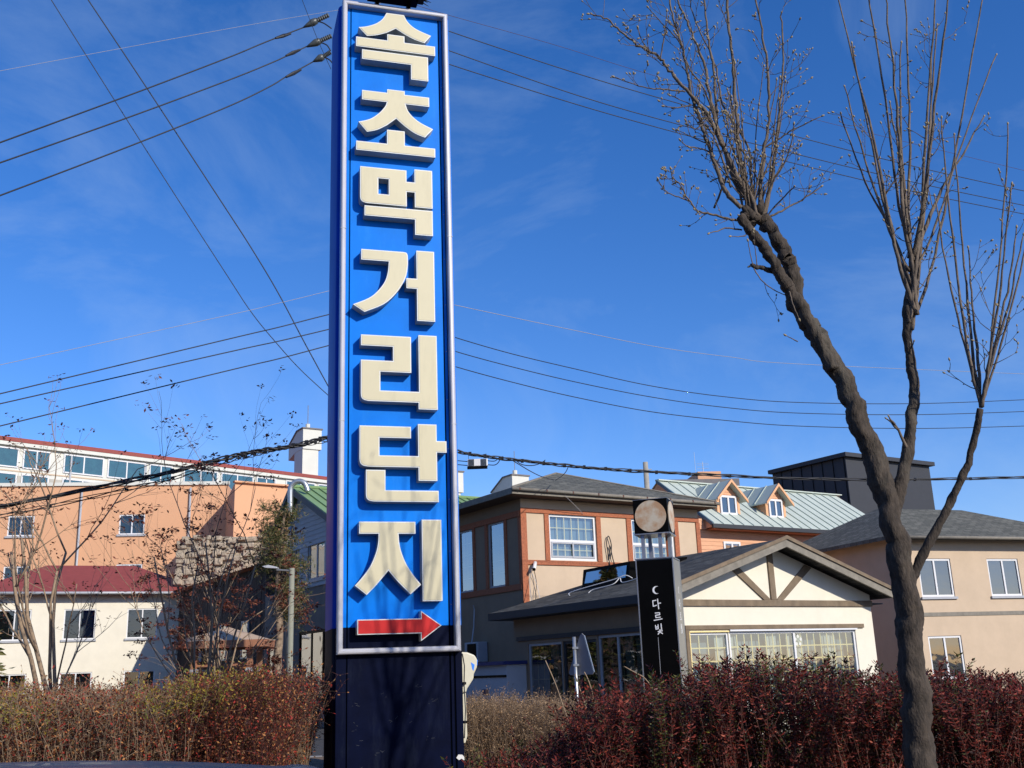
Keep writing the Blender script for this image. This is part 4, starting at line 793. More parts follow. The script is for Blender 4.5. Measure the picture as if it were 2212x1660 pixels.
for P, nm in (([(900, 40), (970, 68), (1255, 162), (1480, 228), (1726, 297), (2000, 366), (2300, 432)], 'topmost'), ([(900, 83), (970, 110), (1255, 209), (1480, 273), (1726, 335), (2000, 400), (2300, 462)], 'middle'), ([(900, 112), (972, 140), (1255, 229), (1480, 292), (1726, 356), (2000, 420), (2300, 480)], 'lowest')):
    line('power_line', nm + ' of three lines sloping down from the sign top to the right', P, .011, 20, 27, group=GR)
line('power_line', 'very thin reddish line high above, running right from the sign top', [(900, 12), (975, 35), (1200, 98), (1400, 160), (1726, 250), (2300, 390)], .005, 20, 27, 'twigr', GR)
line('power_line', 'very thin pale line rising to the sign top from the upper left', [(-120, 176), (485, 64), (720, 24), (900, -5)], .004, 16, 20, 'cablel', GR)
line('power_line', 'thin line dropping steeply past the insulators at the upper left', [(645, -20), (668, 40), (690, 95), (715, 150)], .006, 19, 20, group=GR)
for P, nm in (([(-120, 880), (485, 735), (600, 708), (706, 681), (800, 660)], 'top'), ([(-120, 900), (485, 763), (600, 738), (706, 713), (800, 690)], 'middle'), ([(-120, 950), (485, 803), (600, 776), (706, 748), (800, 724)], 'bottom')):
    line('power_line', nm + ' of three lines meeting the left sign edge at mid height', P, .011, 16, 20, group=GR)
line('power_line', 'pale thin line meeting the left sign edge just above three dark ones', [(-120, 815), (485, 683), (600, 656), (706, 630), (820, 600)], .005, 16, 20, 'cablel', GR)
for P, nm in (([(900, 700), (985, 730), (1106, 765), (1240, 797), (1400, 833), (1560, 857), (1728, 870), (2000, 872), (2300, 860)], 'top'), ([(900, 730), (985, 760), (1106, 793), (1240, 825), (1400, 857), (1560, 880), (1728, 893), (2000, 896), (2300, 886)], 'middle'), ([(900, 765), (985, 793), (1106, 826), (1240, 858), (1400, 889), (1560, 908), (1728, 921), (2000, 926), (2300, 918)], 'bottom')):
    line('power_line', nm + ' of the three sagging lines right of the sign at mid height', P, .010, 20, 30, group=GR)
line('power_line', 'pale thin line right of the sign above the three sagging lines', [(900, 640), (985, 660), (1240, 714), (1420, 750), (1580, 772), (1728, 787), (2300, 812)], .007, 20, 30, 'cablel', GR)
line('power_line', 'heavier of the two lines slanting down towards the sign at the left', [(110, -120), (300, 165), (485, 447), (545, 540), (600, 632), (660, 745), (720, 855)], .012, 17, 20, group=GR)
line('power_line', 'lighter line curving down to the left sign edge below the other slanting one', [(60, -80), (300, 300), (485, 587), (545, 678), (600, 745), (650, 800), (715, 860)], .009, 17, 20, group=GR)
# twisted communication bundle
random.seed(11)
def bundle(P, Y0, Y1, r, label, k=3, amp=1.6):
    b = thing('cable_bundle', label, 'cable', px(P[0][0], P[0][1], Y0))
    pts = catmull([px(x_, y_, lerp(Y0, Y1, (x_ - P[0][0]) / (P[-1][0] - P[0][0]))) for x_, y_ in P], 24)
    for j in range(k):
        q = [p - b.location + Vector((0, r * amp * math.cos(i * .35 + j * 2.1), r * amp * math.sin(i * .35 + j * 2.1) + r * .5 * math.sin(i * .11 + j))) for i, p in enumerate(pts)]
        MB().tube(q, r * (1, .8, .7)[j % 3], 5).build('strand', M['cable'], b, smooth=True)
    for i in range(4, len(pts), 9): p = pts[i] - b.location; MB().tube([p - Vector((.03, 0, 0)), p + Vector((.03, 0, 0))], r * 2.3, 6).build('tie', M['cable'], b)
    return b
bundle([(-120, 1120), (300, 1035), (485, 990), (560, 975), (640, 962), (720, 943), (820, 930)], 17, 20, .022, 'thick black cable bundle rising to the left edge of the blue sign', 3, 1.2)
bundle([(-120, 1140), (300, 1052), (485, 998), (540, 985), (600, 970), (650, 962), (720, 950)], 17, 20, .010, 'thin strands hanging just under the thick bundle on the left', 3, 3.5)
bundle([(900, 952), (990, 976), (1080, 990), (1200, 1004), (1320, 1014), (1480, 1024), (1728, 1034), (2000, 1036), (2300, 1030)], 20, 28, .018, 'thick twisted cable bundle running right from the sign above the roofs', 3, 1.3)
am = thing('line_amplifier', 'white finned amplifier box hanging from the cable bundle right of the sign', 'amplifier', px(1032, 1002, 20.5))
MB().box(-.20, .20, -.07, .07, -.06, .085).build('housing', M['white'], am, bevel=.01)
for s_ in (-1, 1):
    for i in range(6): xx = s_ * (.075 + i * .019); MB().box(xx - .005, xx + .005, -.085, -.071, -.05, .08).build('cooling_fin', M['insul'], am)
MB().box(-.21, .19, -.06, .06, -.10, -.062).build('tray', M['black'], am)
for xx in (-.18, .17): MB().tube([(xx, 0, .08), (xx, 0, .2)], .006, 4).build('hanger', M['cable'], am)
for (z_, y2) in ((.05, .05), (-.03, -.03)):
    MB().tube(catmull([(.2, 0, z_), (.34, 0, z_ - .01), (.42, 0, z_ + .05), (.46, 0, .12)], 5), .009, 5).build('lead', M['cable'], am); MB().tube([(-.2, 0, z_), (-.45, 0, z_ + .03)], .009, 5).build('lead', M['cable'], am)
wire('cable', 'black drop cable looping from the bundle to the pyramid roof left slope', [px(1102, 992, 22), px(1120, 1003, 22.5), px(1145, 1018, 24), px(1170, 1030, 27), px(1196, 1037, 31)], .011)
wire('cable', 'short black loop hanging below the bundle near the amplifier', [px(1112, 993, 22), px(1128, 1004, 22), px(1150, 1006, 22), px(1168, 1001, 22), px(1178, 994, 22)], .010)
wire('cable', 'black drop cable from the bundle to the pyramid roof tip', [px(1228, 1007, 24), px(1222, 1020, 25), px(1212, 1030, 29), px(1200, 1038, 32)], .010)
# strain insulators
for i, (A_, B_, C_, J, S0, S1) in enumerate((((655, 60), (684, 45), (710, 33), [(688, 47), (700, 51), (716, 62)], (595, 83), (628, 73)), ((662, 102), (691, 89), (716, 78), [(692, 92), (706, 98), (714, 110)], (618, 121), (648, 108)), ((676, 134), (698, 123), (714, 113), [(700, 124), (712, 130), (722, 142)], (618, 167), (650, 151)))):
    s_ = thing('strain_insulator', ('uppermost', 'middle', 'lowest')[i] + ' of three grey strain insulators ending the lines left of the sign', 'insulator', px(*A_, 20), 0, 'strain insulators left of the sign'); O = s_.location
    a_, b_, c_ = (px(*q, 20) - O for q in (A_, B_, C_))
    MB().tube([a_, lerp(a_, b_, .3), lerp(a_, b_, .7), b_, lerp(b_, c_, .06)], [.014, .045, .082, .070, .02], 10).build('wedge_clamp', M['insul'], s_, smooth=True)
    MB().tube([lerp(b_, c_, t_ / 12) for t_ in range(13)], [.055 if t_ % 2 else .042 for t_ in range(13)], 10).build('ribbed_rod', M['insul'], s_)
    MB().tube(catmull([px(*q, 20) - O for q in J], 5), .014, 6).build('jumper', M['cable'], s_, smooth=True)
    MB().tube([px(*S0, 19.6) - O, lerp(px(*S0, 19.6), px(*S1, 19.8), .5) - O, px(*S1, 19.8) - O], [.024, .042, .024], 8).build('sleeve', M['cable'], s_)

# ------------------------------------------------------------------ magnolia on the right
random.seed(21)
mg = thing('magnolia_tree', 'bare grey-barked tree with pale fuzzy buds leaning in from the right', 'tree', px(1985, 1600, 7.6).xy.to_3d())
MO = mg.location
def r7(x, y, Y=7.5): return px((1680 + .6026 * x) / 1.33857, (.6026 * y) / 1.33857, Y) - MO
mt = MB(); mtd = MB(); buds = MB()
def bud(p, d, r_=.0075):
    d = d.normalized(); buds.tube([p - d * .002, p + d * r_ * .9, p + d * r_ * 2.1, p + d * r_ * 3.2], [r_ * .45, r_, r_ * .8, r_ * .1], 5)
def twig(p, d, ln, r_, depth=0):
    d = d.normalized(); pts = [p]; n = max(3, int(ln / .045)); v = d.copy(); seglen = ln / n
    for i in range(n):
        v = (v + Vector((random.gauss(0, .16), random.gauss(0, .16), random.gauss(.05, .16)))).normalized(); pts.append(pts[-1] + v * seglen)
        if depth < 2 and random.random() < (.42 if depth == 0 else .25) and i > 0:
            s = v.cross(Vector((random.gauss(0, 1), random.gauss(0, 1), random.gauss(0, 1)))).normalized()
            twig(pts[-1], v * .7 + s * .8 + Vector((0, 0, .35)), ln * random.uniform(.25, .5), r_ * .65, depth + 1)
        elif random.random() < .15: s = v.cross(Vector((random.gauss(0, 1), random.gauss(0, 1), random.gauss(0, 1)))).normalized(); bud(pts[-1], v * .6 + s, .0045)
    mt.tube(pts, [lerp(r_, max(.0016, r_ * .45), i / n) for i in range(n + 1)], 5); bud(pts[-1], v, random.uniform(.006, .0085))
def limb(P, r0, r1, Ya=7.5, Yb=7.5, tw=1.0, dark=False, tl=.33):
    n = len(P); pts = [r7(x, y, lerp(Ya, Yb, i / (n - 1))) for i, (x, y) in enumerate(P)]; C_ = catmull(pts, 6)
    C_ = [c_ + Vector((random.gauss(0, 1), random.gauss(0, 1), random.gauss(0, 1))) * r0 * (.12 if dark else .26) for c_ in C_]
    k = len(C_); rr = [lerp(r0, r1, i / (k - 1)) * random.uniform(.92, 1.1) for i in range(k)]
    if not dark: rr = [q * 1.12 for q in rr]
    if dark:
        C2_ = []; r2_ = []
        for a_, b_, ra, rb in zip(C_, C_[1:], rr, rr[1:]):
            for j_ in range(4): C2_.append(a_.lerp(b_, j_ / 4)); r2_.append(lerp(ra, rb, j_ / 4))
        n0_ = len(mtd.v); mtd.tube(C2_, r2_, 18)
        for vi in range(n0_, len(mtd.v)):
            v_ = Vector(mtd.v[vi]); k_ = (vi - n0_) // 18; c_ = C2_[min(k_, len(C2_) - 1)]; mtd.v[vi] = tuple(v_ + (v_ - c_) * (.26 * noise.noise(Vector((v_.x * 26, v_.y * 26, v_.z * 6))) + .16 * noise.noise(v_ * 55)))
    else: mt.tube(C_, rr, 8 if r0 > .02 else 6)
    if tw:
        L_ = 0
        for i in range(3, k - 1):
            L_ += (C_[i] - C_[i - 1]).length
            if random.random() < tw * .34:
                d = (C_[i + 1] - C_[i]).normalized(); s = d.cross(Vector((random.gauss(0, 1), random.gauss(0, .6), random.gauss(0, 1)))).normalized()
                twig(C_[i], d * .75 + s * .8, random.uniform(.35, 1.1) * tl, max(.0025, rr[i] * .35))
    d = C_[-1] - C_[-2]; bud(C_[-1], d, .009)
T7 = lambda q: ((q[0] * 1.33857 - 1680) / .6026, q[1] * 1.33857 / .6026)
base = [T7((1990, 1700)), T7((1978, 1500)), T7((1950, 1250)), T7((1900, 1020)), T7((1830, 850)), T7((1765, 730))]
limb(base + [(1045, 1490), (1010, 1300), (960, 1190), (905, 1095), (850, 1040)], .095, .040, 7.6, 7.5, 0, True)
limb([T7((1800, 800)), (1060, 1480), (985, 1370), (940, 1290), (880, 1190), (820, 1120), (765, 1040)], .045, .036, 7.5, 7.4, 0, True)
limb([(960, 1320), (900, 1295), (860, 1285), (815, 1275)], .020, .015, 7.5, 7.45, 0, True)
limb([(835, 1030), (790, 930), (740, 830), (690, 720), (640, 620), (590, 530), (540, 470), (430, 350), (380, 285), (270, 215), (200, 160), (120, 95), (40, 70)], .020, .004, 7.5, 7.1, 1.1, tl=.3)
limb([(770, 1000), (700, 930), (660, 830), (620, 720), (590, 640), (565, 560), (540, 490), (515, 380), (500, 280), (470, 170), (440, 90), (415, -40)], .016, .006, 7.4, 7.3, .9)
limb([(830, 1030), (770, 920), (730, 850), (690, 720), (650, 600), (615, 450), (600, 340), (550, 200), (500, 90), (450, -30)], .017, .006, 7.5, 7.6, .8)
limb([(850, 1040), (800, 900), (770, 800), (755, 650), (740, 480), (725, 280), (705, 100), (698, -50)], .016, .009, 7.45, 7.45, .45)
limb([(760, 900), (700, 750), (655, 600), (640, 350), (615, 220), (600, 80), (585, -50)], .012, .006, 7.6, 7.8, .9)
limb([(860, 1045), (862, 900), (880, 720), (900, 580), (895, 350), (870, 180), (835, -20)], .014, .006, 7.5, 7.4, .8)
limb([(880, 1045), (910, 900), (930, 740), (950, 560), (962, 400), (970, 250), (960, 60)], .014, .005, 7.5, 7.7, .9)
limb([(840, 1030), (815, 850), (800, 700), (680, 500), (640, 300), (560, 130), (520, 0)], .011, .004, 7.6, 7.9, .9)
limb([(720, 900), (690, 800), (640, 660), (590, 600), (550, 620), (515, 600)], .008, .003, 7.4, 7.2, .8, tl=.15)
limb([(870, 1050), (940, 1025), (1000, 990), (1060, 960), (1150, 900)], .009, .004, 7.5, 7.6, .6)
limb([(890, 1040), (960, 960), (1010, 910), (1025, 895)], .006, .003, 7.5, 7.3, .5)
limb([(880, 710), (960, 660), (1048, 610), (1150, 560)], .007, .003, 7.5, 7.4, .7)
limb([(760, 1060), (700, 1048), (620, 1028), (560, 1012), (510, 950), (480, 890), (440, 850), (430, 815)], .009, .003, 7.45, 7.2, 1.2, tl=.16)
limb([(530, 970), (480, 950), (410, 920), (370, 865)], .005, .003, 7.35, 7.2, .9, tl=.12)
limb([(770, 1105), (700, 1095), (650, 1112), (615, 1118)], .006, .003, 7.45, 7.3, .4, tl=.1); limb([(790, 1130), (755, 1137), (720, 1135)], .005, .002, 7.4, 7.3, .2, tl=.1)
limb([(830, 1290), (870, 1350), (940, 1400), (1010, 1425)], .004, .003, 7.45, 7.5, .2); limb([(1000, 1400), (1020, 1470), (1046, 1530)], .005, .003, 7.4, 7.35, .4, tl=.12)
limb([(825, 1275), (810, 1210), (802, 1160)], .004, .002, 7.4, 7.4, .2, tl=.1); limb([(845, 1275), (838, 1210), (830, 1160)], .004, .002, 7.4, 7.4, .2, tl=.1)
limb([(620, 730), (565, 712), (510, 702), (478, 678)], .006, .003, 7.4, 7.25, .8, tl=.12)
limb([(530, 505), (460, 518), (400, 512)], .005, .003, 7.3, 7.2, 1, tl=.14)
limb([(500, 440), (400, 430), (330, 425), (250, 405), (160, 370)], .006, .003, 7.25, 7.1, 1.2, tl=.16)
limb([(1040, 1640), (1010, 1625), (985, 1612)], .004, .002, 7.2, 7.2, 0)
limb([(380, 285), (395, 200), (405, 130), (412, 60)], .005, .003, 7.2, 7.1, .6, tl=.14); limb([(330, 250), (290, 190), (275, 135)], .004, .002, 7.15, 7.1, .3, tl=.1)
limb([(640, 1000), (700, 820), (660, 640), (590, 430), (520, 330), (470, 200), (385, 110), (325, 40)], .008, .003, 7.6, 7.3, .9)
for k in range(14):       # more upright shoots from the knuckle
    a = random.uniform(-.9, .9); x_ = 820 + random.uniform(-40, 60); top = random.uniform(250, 800)
    limb([(x_, 1040), (x_ + a * 60, 900), (x_ + a * 150 + random.uniform(-30, 30), 900 - (900 - top) * .5), (x_ + a * 230, top)], random.uniform(.005, .009), .003, 7.5, random.uniform(7.1, 8.0), .8)
# limbs to the right of the leaning trunk
def limbd(P, r0, r1, Ya, Yb, tw=.8): limb([T7(q) for q in P], r0, r1, Ya, Yb, tw)
limb([T7(q) for q in ((1925, 1120), (1960, 980), (1975, 850), (1960, 700), (1975, 560))], .05, .03, 7.6, 7.7, .3, True)
for k in range(16):
    x_ = 1970 + random.uniform(-12, 12); a = random.uniform(-1, 1.1); yb = random.uniform(540, 720); top = random.uniform(-60, 260)
    limbd([(x_, yb), (x_ + a * 50, yb - 120), (x_ + a * 110 + random.uniform(-15, 15), (yb + top) / 2 - 40), (x_ + a * 170, top)], random.uniform(.009, .018), .005, 7.65, random.uniform(7.0, 8.4))
limb([T7(q) for q in ((1955, 1280), (2030, 1130), (2090, 1000), (2120, 880))], .035, .02, 7.6, 7.3, .3, True)
for k in range(9):
    a = random.uniform(-.8, .8); top = random.uniform(250, 620); limbd([(2120, 880), (2120 + a * 50, 770), (2120 + a * 120, (770 + top) / 2), (2120 + a * 170, top)], random.uniform(.007, .013), .004, 7.3, random.uniform(6.9, 7.8))
for k in range(16):
    a = Vector((random.gauss(0, .05), random.gauss(0, .03), random.gauss(0, .04))); q = r7(815 + random.uniform(-45, 45), 1045 + random.uniform(-25, 35), 7.46); mtd.tube([q, q + a * .5 + Vector((0, 0, .03)), q + a + Vector((0, 0, .05))], [.034, .030, .012], 7)
mtd.build('trunk', M['barkd'], mg, smooth=True)
mt.build('branches', M['bark'], mg, smooth=True, kind='stuff'); buds.build('flower_buds', M['bud'], mg, smooth=True, kind='stuff')

# ------------------------------------------------------------------ shrubs
def horizon_y(x): return 1454 - .0366 * (x - 1106)
def top_z(x, y, Y): return px(x, y, Y).z
def interp(T, x):
    if x <= T[0][0]: return T[0][1]
    for (a, b), (c_, d) in zip(T, T[1:]):
        if x <= c_: return lerp(b, d, (x - a) / (c_ - a))
    return T[-1][1]
def dx_of(X, Y): return 1106 + FOC * X / Y * .9653
random.seed(33)
def red_shrub(label, xs, Ys, prof, n, lm, alt=None, ll=.048, group=None, ds=None):
    c_ = Vector((sum(xs) / 2, sum(Ys) / 2, .48)); o = thing('red_leaved_shrub', label, 'shrub', c_, 0, group); st = MB(); lv = MB(); lv2 = MB()
    for k in range(n):
        Y = random.uniform(*Ys); sx = random.uniform(*ds) if ds else 0; X = X_at(sx, Y) if ds else random.uniform(*xs); sx = dx_of(X, Y); zt = top_z(sx, interp(prof, sx), Y) - abs(random.gauss(0, .13)) + (random.uniform(.04, .14) if random.random() < .10 else 0) - .16 * noise.noise(Vector((X * 1.5, Y * 1.5, 0)))
        zb = .48; H = zt - zb
        if H < .12: continue
        p = Vector((X, Y, zb)) - c_; v = Vector((random.gauss(0, .19), random.gauss(0, .15), 1)); pts = [p]; ns = 7
        for i in range(ns): v = v + Vector((random.gauss(0, .11), random.gauss(0, .09), 0)); pts.append(pts[-1] + v * H / ns)
        rs = random.uniform(.0028, .0055); st.tube(pts, [lerp(rs, .0016, i / ns) for i in range(ns + 1)], 4, 1 if random.random() < .42 else 0, False)
        g2 = alt and (noise.noise(Vector((X * 1.3, Y * 1.3, 5))) > .24 or (1540 < sx < 1650 and random.random() < .35)) and random.random() < .7
        L2 = lv2 if g2 else lv
        nn = int(H * .9 / .0155); ph = random.uniform(0, 6)
        for j in range(nn):
            t_ = 1 - j / nn * .85; i = min(ns - 1, int(t_ * ns)); q = pts[i].lerp(pts[i + 1], t_ * ns - i); dd = (pts[i + 1] - pts[i]).normalized(); ph += 1.5708 + random.uniform(-.3, .3)
            if random.random() < .08 + .62 * (1 - t_): continue
            for s in (0, math.pi):
                a = ph + s; out = Vector((math.cos(a), math.sin(a), 0)); up_ = random.uniform(.35, 1.2) if j < 4 else random.uniform(-.1, .9); d = (out + dd * up_).normalized(); side = d.cross(dd).normalized() if d.cross(dd).length > .01 else Vector((1, 0, 0))
                side = (side + Vector((random.gauss(0, .3), random.gauss(0, .3), random.gauss(0, .3)))).normalized()
                L2.leaf(q, d, side, ll * random.uniform(.4, 1.25), ll * random.uniform(.28, .46), .22)
    st.build('stems', [M['twigr'], M['twig']], o, kind='stuff'); lv.build('leaves', M[lm], o, kind='stuff')
    if alt and lv2.v: lv2.build('olive_leaves', M[alt], o, kind='stuff')
    return o
prof = [(1000, 1665), (1040, 1652), (1080, 1628), (1130, 1602), (1180, 1578), (1230, 1548), (1270, 1500), (1300, 1488), (1350, 1492), (1400, 1472), (1450, 1480), (1500, 1462), (1540, 1432), (1600, 1440), (1660, 1440), (1728, 1462), (1850, 1455), (2000, 1470), (2300, 1460)]
GRS = 'red-leaved shrubs along the foreground bed'
def X_at(d, Y): return (d - 1106) / FOC * Y / .9653
for (d0, d1, lab) in ((1005, 1260, 'lowest red-leaved shrub, sloping down towards the foot of the blue sign'), (1255, 1500, 'dark red shrub in front of the black pillar sign'), (1495, 1745, 'tallest red shrub with olive tips below the gridded cream-house windows'), (1740, 2000, 'red shrub beside the leaning tree trunk'), (1995, 2330, 'red shrub at the far right end of the bed')):
    red_shrub(lab, (X_at(d0, 9.2), X_at(d1, 9.2)), (8.2, 10.3), prof, int((d1 - d0) * 1.7), 'redl', 'greenl', group=GRS, ds=(d0 - 12, d1 + 12))
# dry tan shrubs
random.seed(41)
def dry_shrub(label, xs, Ys, prof, n, lm='dry', st_m='twig', ll=.018, group=None, name='dry_shrub', lpn=26, alt=None, altz=None, spread=.16, ds=None):
    c_ = Vector((sum(xs) / 2, sum(Ys) / 2, .48)); o = thing(name, label, 'shrub', c_, 0, group); st = MB(); lv = MB(); l2 = MB()
    for k in range(n):
        Y = random.uniform(*Ys); sx = random.uniform(*ds) if ds else 0; X = X_at(sx, Y) if ds else random.uniform(*xs); sx = dx_of(X, Y); zt = top_z(sx, interp(prof, sx), Y) - abs(random.gauss(0, .08)) + (random.uniform(.03, .16) if random.random() < .09 else 0) - .14 * noise.noise(Vector((X * 2.4, Y * 2.4, 1)))
        H = zt - .48
        if H < .1: continue
        p = Vector((X, Y, .48)) - c_; v = Vector((random.gauss(0, spread), random.gauss(0, spread), 1)); pts = [p]; ns = 6
        for i in range(ns): v = v + Vector((random.gauss(0, .09), random.gauss(0, .09), 0)); pts.append(pts[-1] + v * H / ns)
        st.tube(pts, [lerp(.0035, .0014, i / ns) for i in range(ns + 1)], 3, 0, False)
        for j in range(lpn):
            t_ = random.uniform(.12, 1) ** .7; i = min(ns - 1, int(t_ * ns)); q = pts[i].lerp(pts[i + 1], t_ * ns - i)
            d = Vector((random.gauss(0, 1), random.gauss(0, 1), random.gauss(.7, .8))).normalized()
            if j % 5 == 0:
                e = q + d * random.uniform(.05, .13); st.tube([q, e], [.0018, .001], 3, 0, False); q = q.lerp(e, random.uniform(.5, 1))
            q = q + d * random.uniform(0, .03); side = d.cross(Vector((random.gauss(0, 1), random.gauss(0, 1), random.gauss(0, 1)))).normalized()
            LL = l2 if (alt and q.z + .48 > zt - altz and noise.noise(Vector((X * 1.1, Y * 1.1, 9))) > .16) else lv
            LL.leaf(q, d, side, ll * random.uniform(.6, 1.4), ll * .5, .2)
    st.build('stems', M[st_m], o, kind='stuff'); lv.build('leaves', M[lm], o, kind='stuff')
    if alt and l2.v: l2.build('yellow_leaves', M[alt], o, kind='stuff')
    return o
pd = [(990, 1512), (1060, 1508), (1150, 1512), (1200, 1520), (1260, 1528), (1400, 1530)]
dry_shrub('bleached tan dry shrub right beside the blue sign', (X_at(985, 14), X_at(1120, 14)), (12.9, 15.0), pd, 1000, group='dry tan shrubs behind the red ones', ll=.022, lpn=20)
dry_shrub('tan dry shrub around the triangular sign post', (X_at(1115, 14), X_at(1330, 14)), (12.9, 15.0), pd, 1200, group='dry tan shrubs behind the red ones', ll=.022, lpn=20)
random.seed(43)
for lab, P in (('long bare stick leaning left above the dry shrub', [(1178, 1427), (1200, 1478), (1218, 1530), (1236, 1580)]), ('bare forked stick crossing the triangular sign post', [(1242, 1456), (1256, 1500), (1275, 1555), (1285, 1590)]), ('bare curved stick right of the triangular sign post', [(1262, 1452), (1270, 1468), (1280, 1500), (1290, 1560)]), ('bare stick slanting in front of the black pillar sign', [(1348, 1440), (1375, 1455), (1393, 1466), (1420, 1500)])):
    wire('bare_stick', lab, [px(x_, y_, 11.6) for x_, y_ in P], .006, 'twig', 'stick', 4)
# left hedge
pl = [(-100, 1500), (60, 1478), (150, 1505), (260, 1480), (330, 1500), (420, 1478), (485, 1462), (520, 1448), (560, 1465), (590, 1450), (625, 1478), (655, 1466), (700, 1490)]
random.seed(51)
GL = 'rust-coloured hedge shrubs left of the sign'
for (d0, d1, lab, n, al) in ((-120, 180, 'rust-coloured hedge shrub at the far left end', 900, 'yell'), (180, 430, 'rust-coloured hedge shrub left of the small pavilion', 900, 'yell'), (430, 612, 'rust hedge shrub with yellow-green top in front of the pavilion', 900, 'yell'), (600, 692, 'dark rust hedge shrub touching the left side of the blue sign', 800, None)):
    dry_shrub(lab, (X_at(d0, 10.6), X_at(d1, 10.6)), (9.4, 12.2) if d1 < 650 else (11.8, 14.0), pl, n, 'rustl', 'twigr' if d0 % 4 else 'twig', .029, GL, 'hedge_shrub', 44, al, .22, .14 if d1 < 650 else .09, ds=(d0 - 6, min(d1 + 6, 674)))

# ------------------------------------------------------------------ pine, bare left trees
random.seed(61)
pn = thing('pine_tree', 'thin ragged pine tree in front of the blue-grey house', 'tree', px(603, 1500, 21).xy.to_3d()); O = pn.location
def pp(x, y, dy=0): v = px(x, y, 21) - O; v.y += dy; return v
tr = catmull([(0, 0, 0), pp(598, 1450), pp(604, 1370), pp(600, 1290), pp(602, 1220), pp(607, 1160), pp(618, 1098)], 5); tk = MB(); k = len(tr)
tk.tube(tr, [lerp(.10, .025, i / (k - 1)) * random.uniform(.9, 1.15) for i in range(k)], 9); nd = MB()
def needles(p, r_, n):
    for _ in range(n):
        q = p + Vector((random.gauss(0, r_), random.gauss(0, r_), random.gauss(0, r_ * .8))); d0 = Vector((random.gauss(0, 1), random.gauss(0, 1), random.gauss(.6, 1))).normalized()
        for _ in range(3):
            d = (d0 + Vector((random.gauss(0, .3), random.gauss(0, .3), random.gauss(0, .3)))).normalized(); side = d.cross(Vector((random.gauss(0, 1), random.gauss(0, 1), .3))).normalized(); nd.leaf(q, d, side, .10, .011, .1)
for k in range(46):
    zf = random.uniform(.42, 1); i = int(zf * (len(tr) - 1)); p = tr[i]; a = random.uniform(0, 2 * math.pi); ln = random.uniform(.2, .62) * (1.15 - .7 * (zf - .42)); d = Vector((math.cos(a), math.sin(a) * .8, random.uniform(-.25, .35)))
    e = p + d * ln; md = p + d * ln * .5 + Vector((0, 0, -.04)); tk.tube([p, md, e], [.018, .012, .006], 5); 
    for t_ in (.45, .7, .9, 1.05): needles(p.lerp(e, t_), .10, 28)
tk.build('trunk', mat('scaly_tan_bark', (.22, .16, .11), .9, .5, 16, 1, 30), pn, smooth=True); nd.build('needles', M['needle'], pn, kind='stuff')
def bare_tree(label, base, Y, stems, leafm, nleaf, tipm='deadl', seed=1, name='bare_tree'):
    random.seed(seed); o = thing(name, label, 'tree', px(*base, Y).xy.to_3d()); O = o.location; t1 = MB(); lf = MB()
    def grow(p, v, ln, r_, dep):
        n = 6; pts = [p]; 
        for i in range(n): v = (v + Vector((random.gauss(0, .10), random.gauss(0, .10), random.gauss(.04, .08)))).normalized(); pts.append(pts[-1] + v * ln / n)
        t1.tube(pts, [lerp(r_, r_ * .5, i / n) for i in range(n + 1)], 5)
        if dep < 3:
            for j in range(3 + (dep > 0)):
                q = pts[random.randint(2, n)]; s = v.cross(Vector((random.gauss(0, 1), random.gauss(0, 1), random.gauss(0, .6)))).normalized(); grow(q, (v * .9 + s * .6).normalized(), ln * random.uniform(.4, .65), r_ * .42, dep + 1)
        else:
            for _ in range(nleaf):
                q = pts[-1] + Vector((random.gauss(0, .05), random.gauss(0, .04), random.gauss(0, .02))); d = Vector((random.gauss(.5, 1), random.gauss(0, 1), random.gauss(0, .6))).normalized(); side = d.cross(Vector((random.gauss(0, 1), 0, 1))).normalized(); lf.leaf(q, d, side, .07, .034, .2)
    for (x_, y_, r_) in stems:
        p0 = Vector((0, 0, .3)); e = px(x_, y_, Y + random.uniform(-.6, .6)) - O; v = (e - p0); grow(p0, v.normalized(), v.length * .62, r_, 0)
    t1.build('branches', M['twig'], o, smooth=True, kind='stuff'); lf.build('leaves', M[leafm], o, kind='stuff'); return o
bare_tree('bare multi-stemmed tree with russet leaf tufts behind the left hedge', (440, 1500), 16, [(560, 940, .022), (480, 900, .024), (520, 900, .02), (420, 880, .024), (360, 950, .024)], 'deadl', 7, seed=4)
bare_tree('low dark russet tree beside the pavilion', (470, 1480), 20, [(500, 1190, .03), (540, 1210, .03), (455, 1180, .03), (420, 1210, .03)], 'deadl', 26, seed=9, name='russet_tree')
bare_tree('bare spreading tree at the far left', (120, 1500), 18, [(60, 900, .05), (160, 850, .05), (230, 930, .04), (0, 1000, .04)], 'deadl', 4, seed=14)

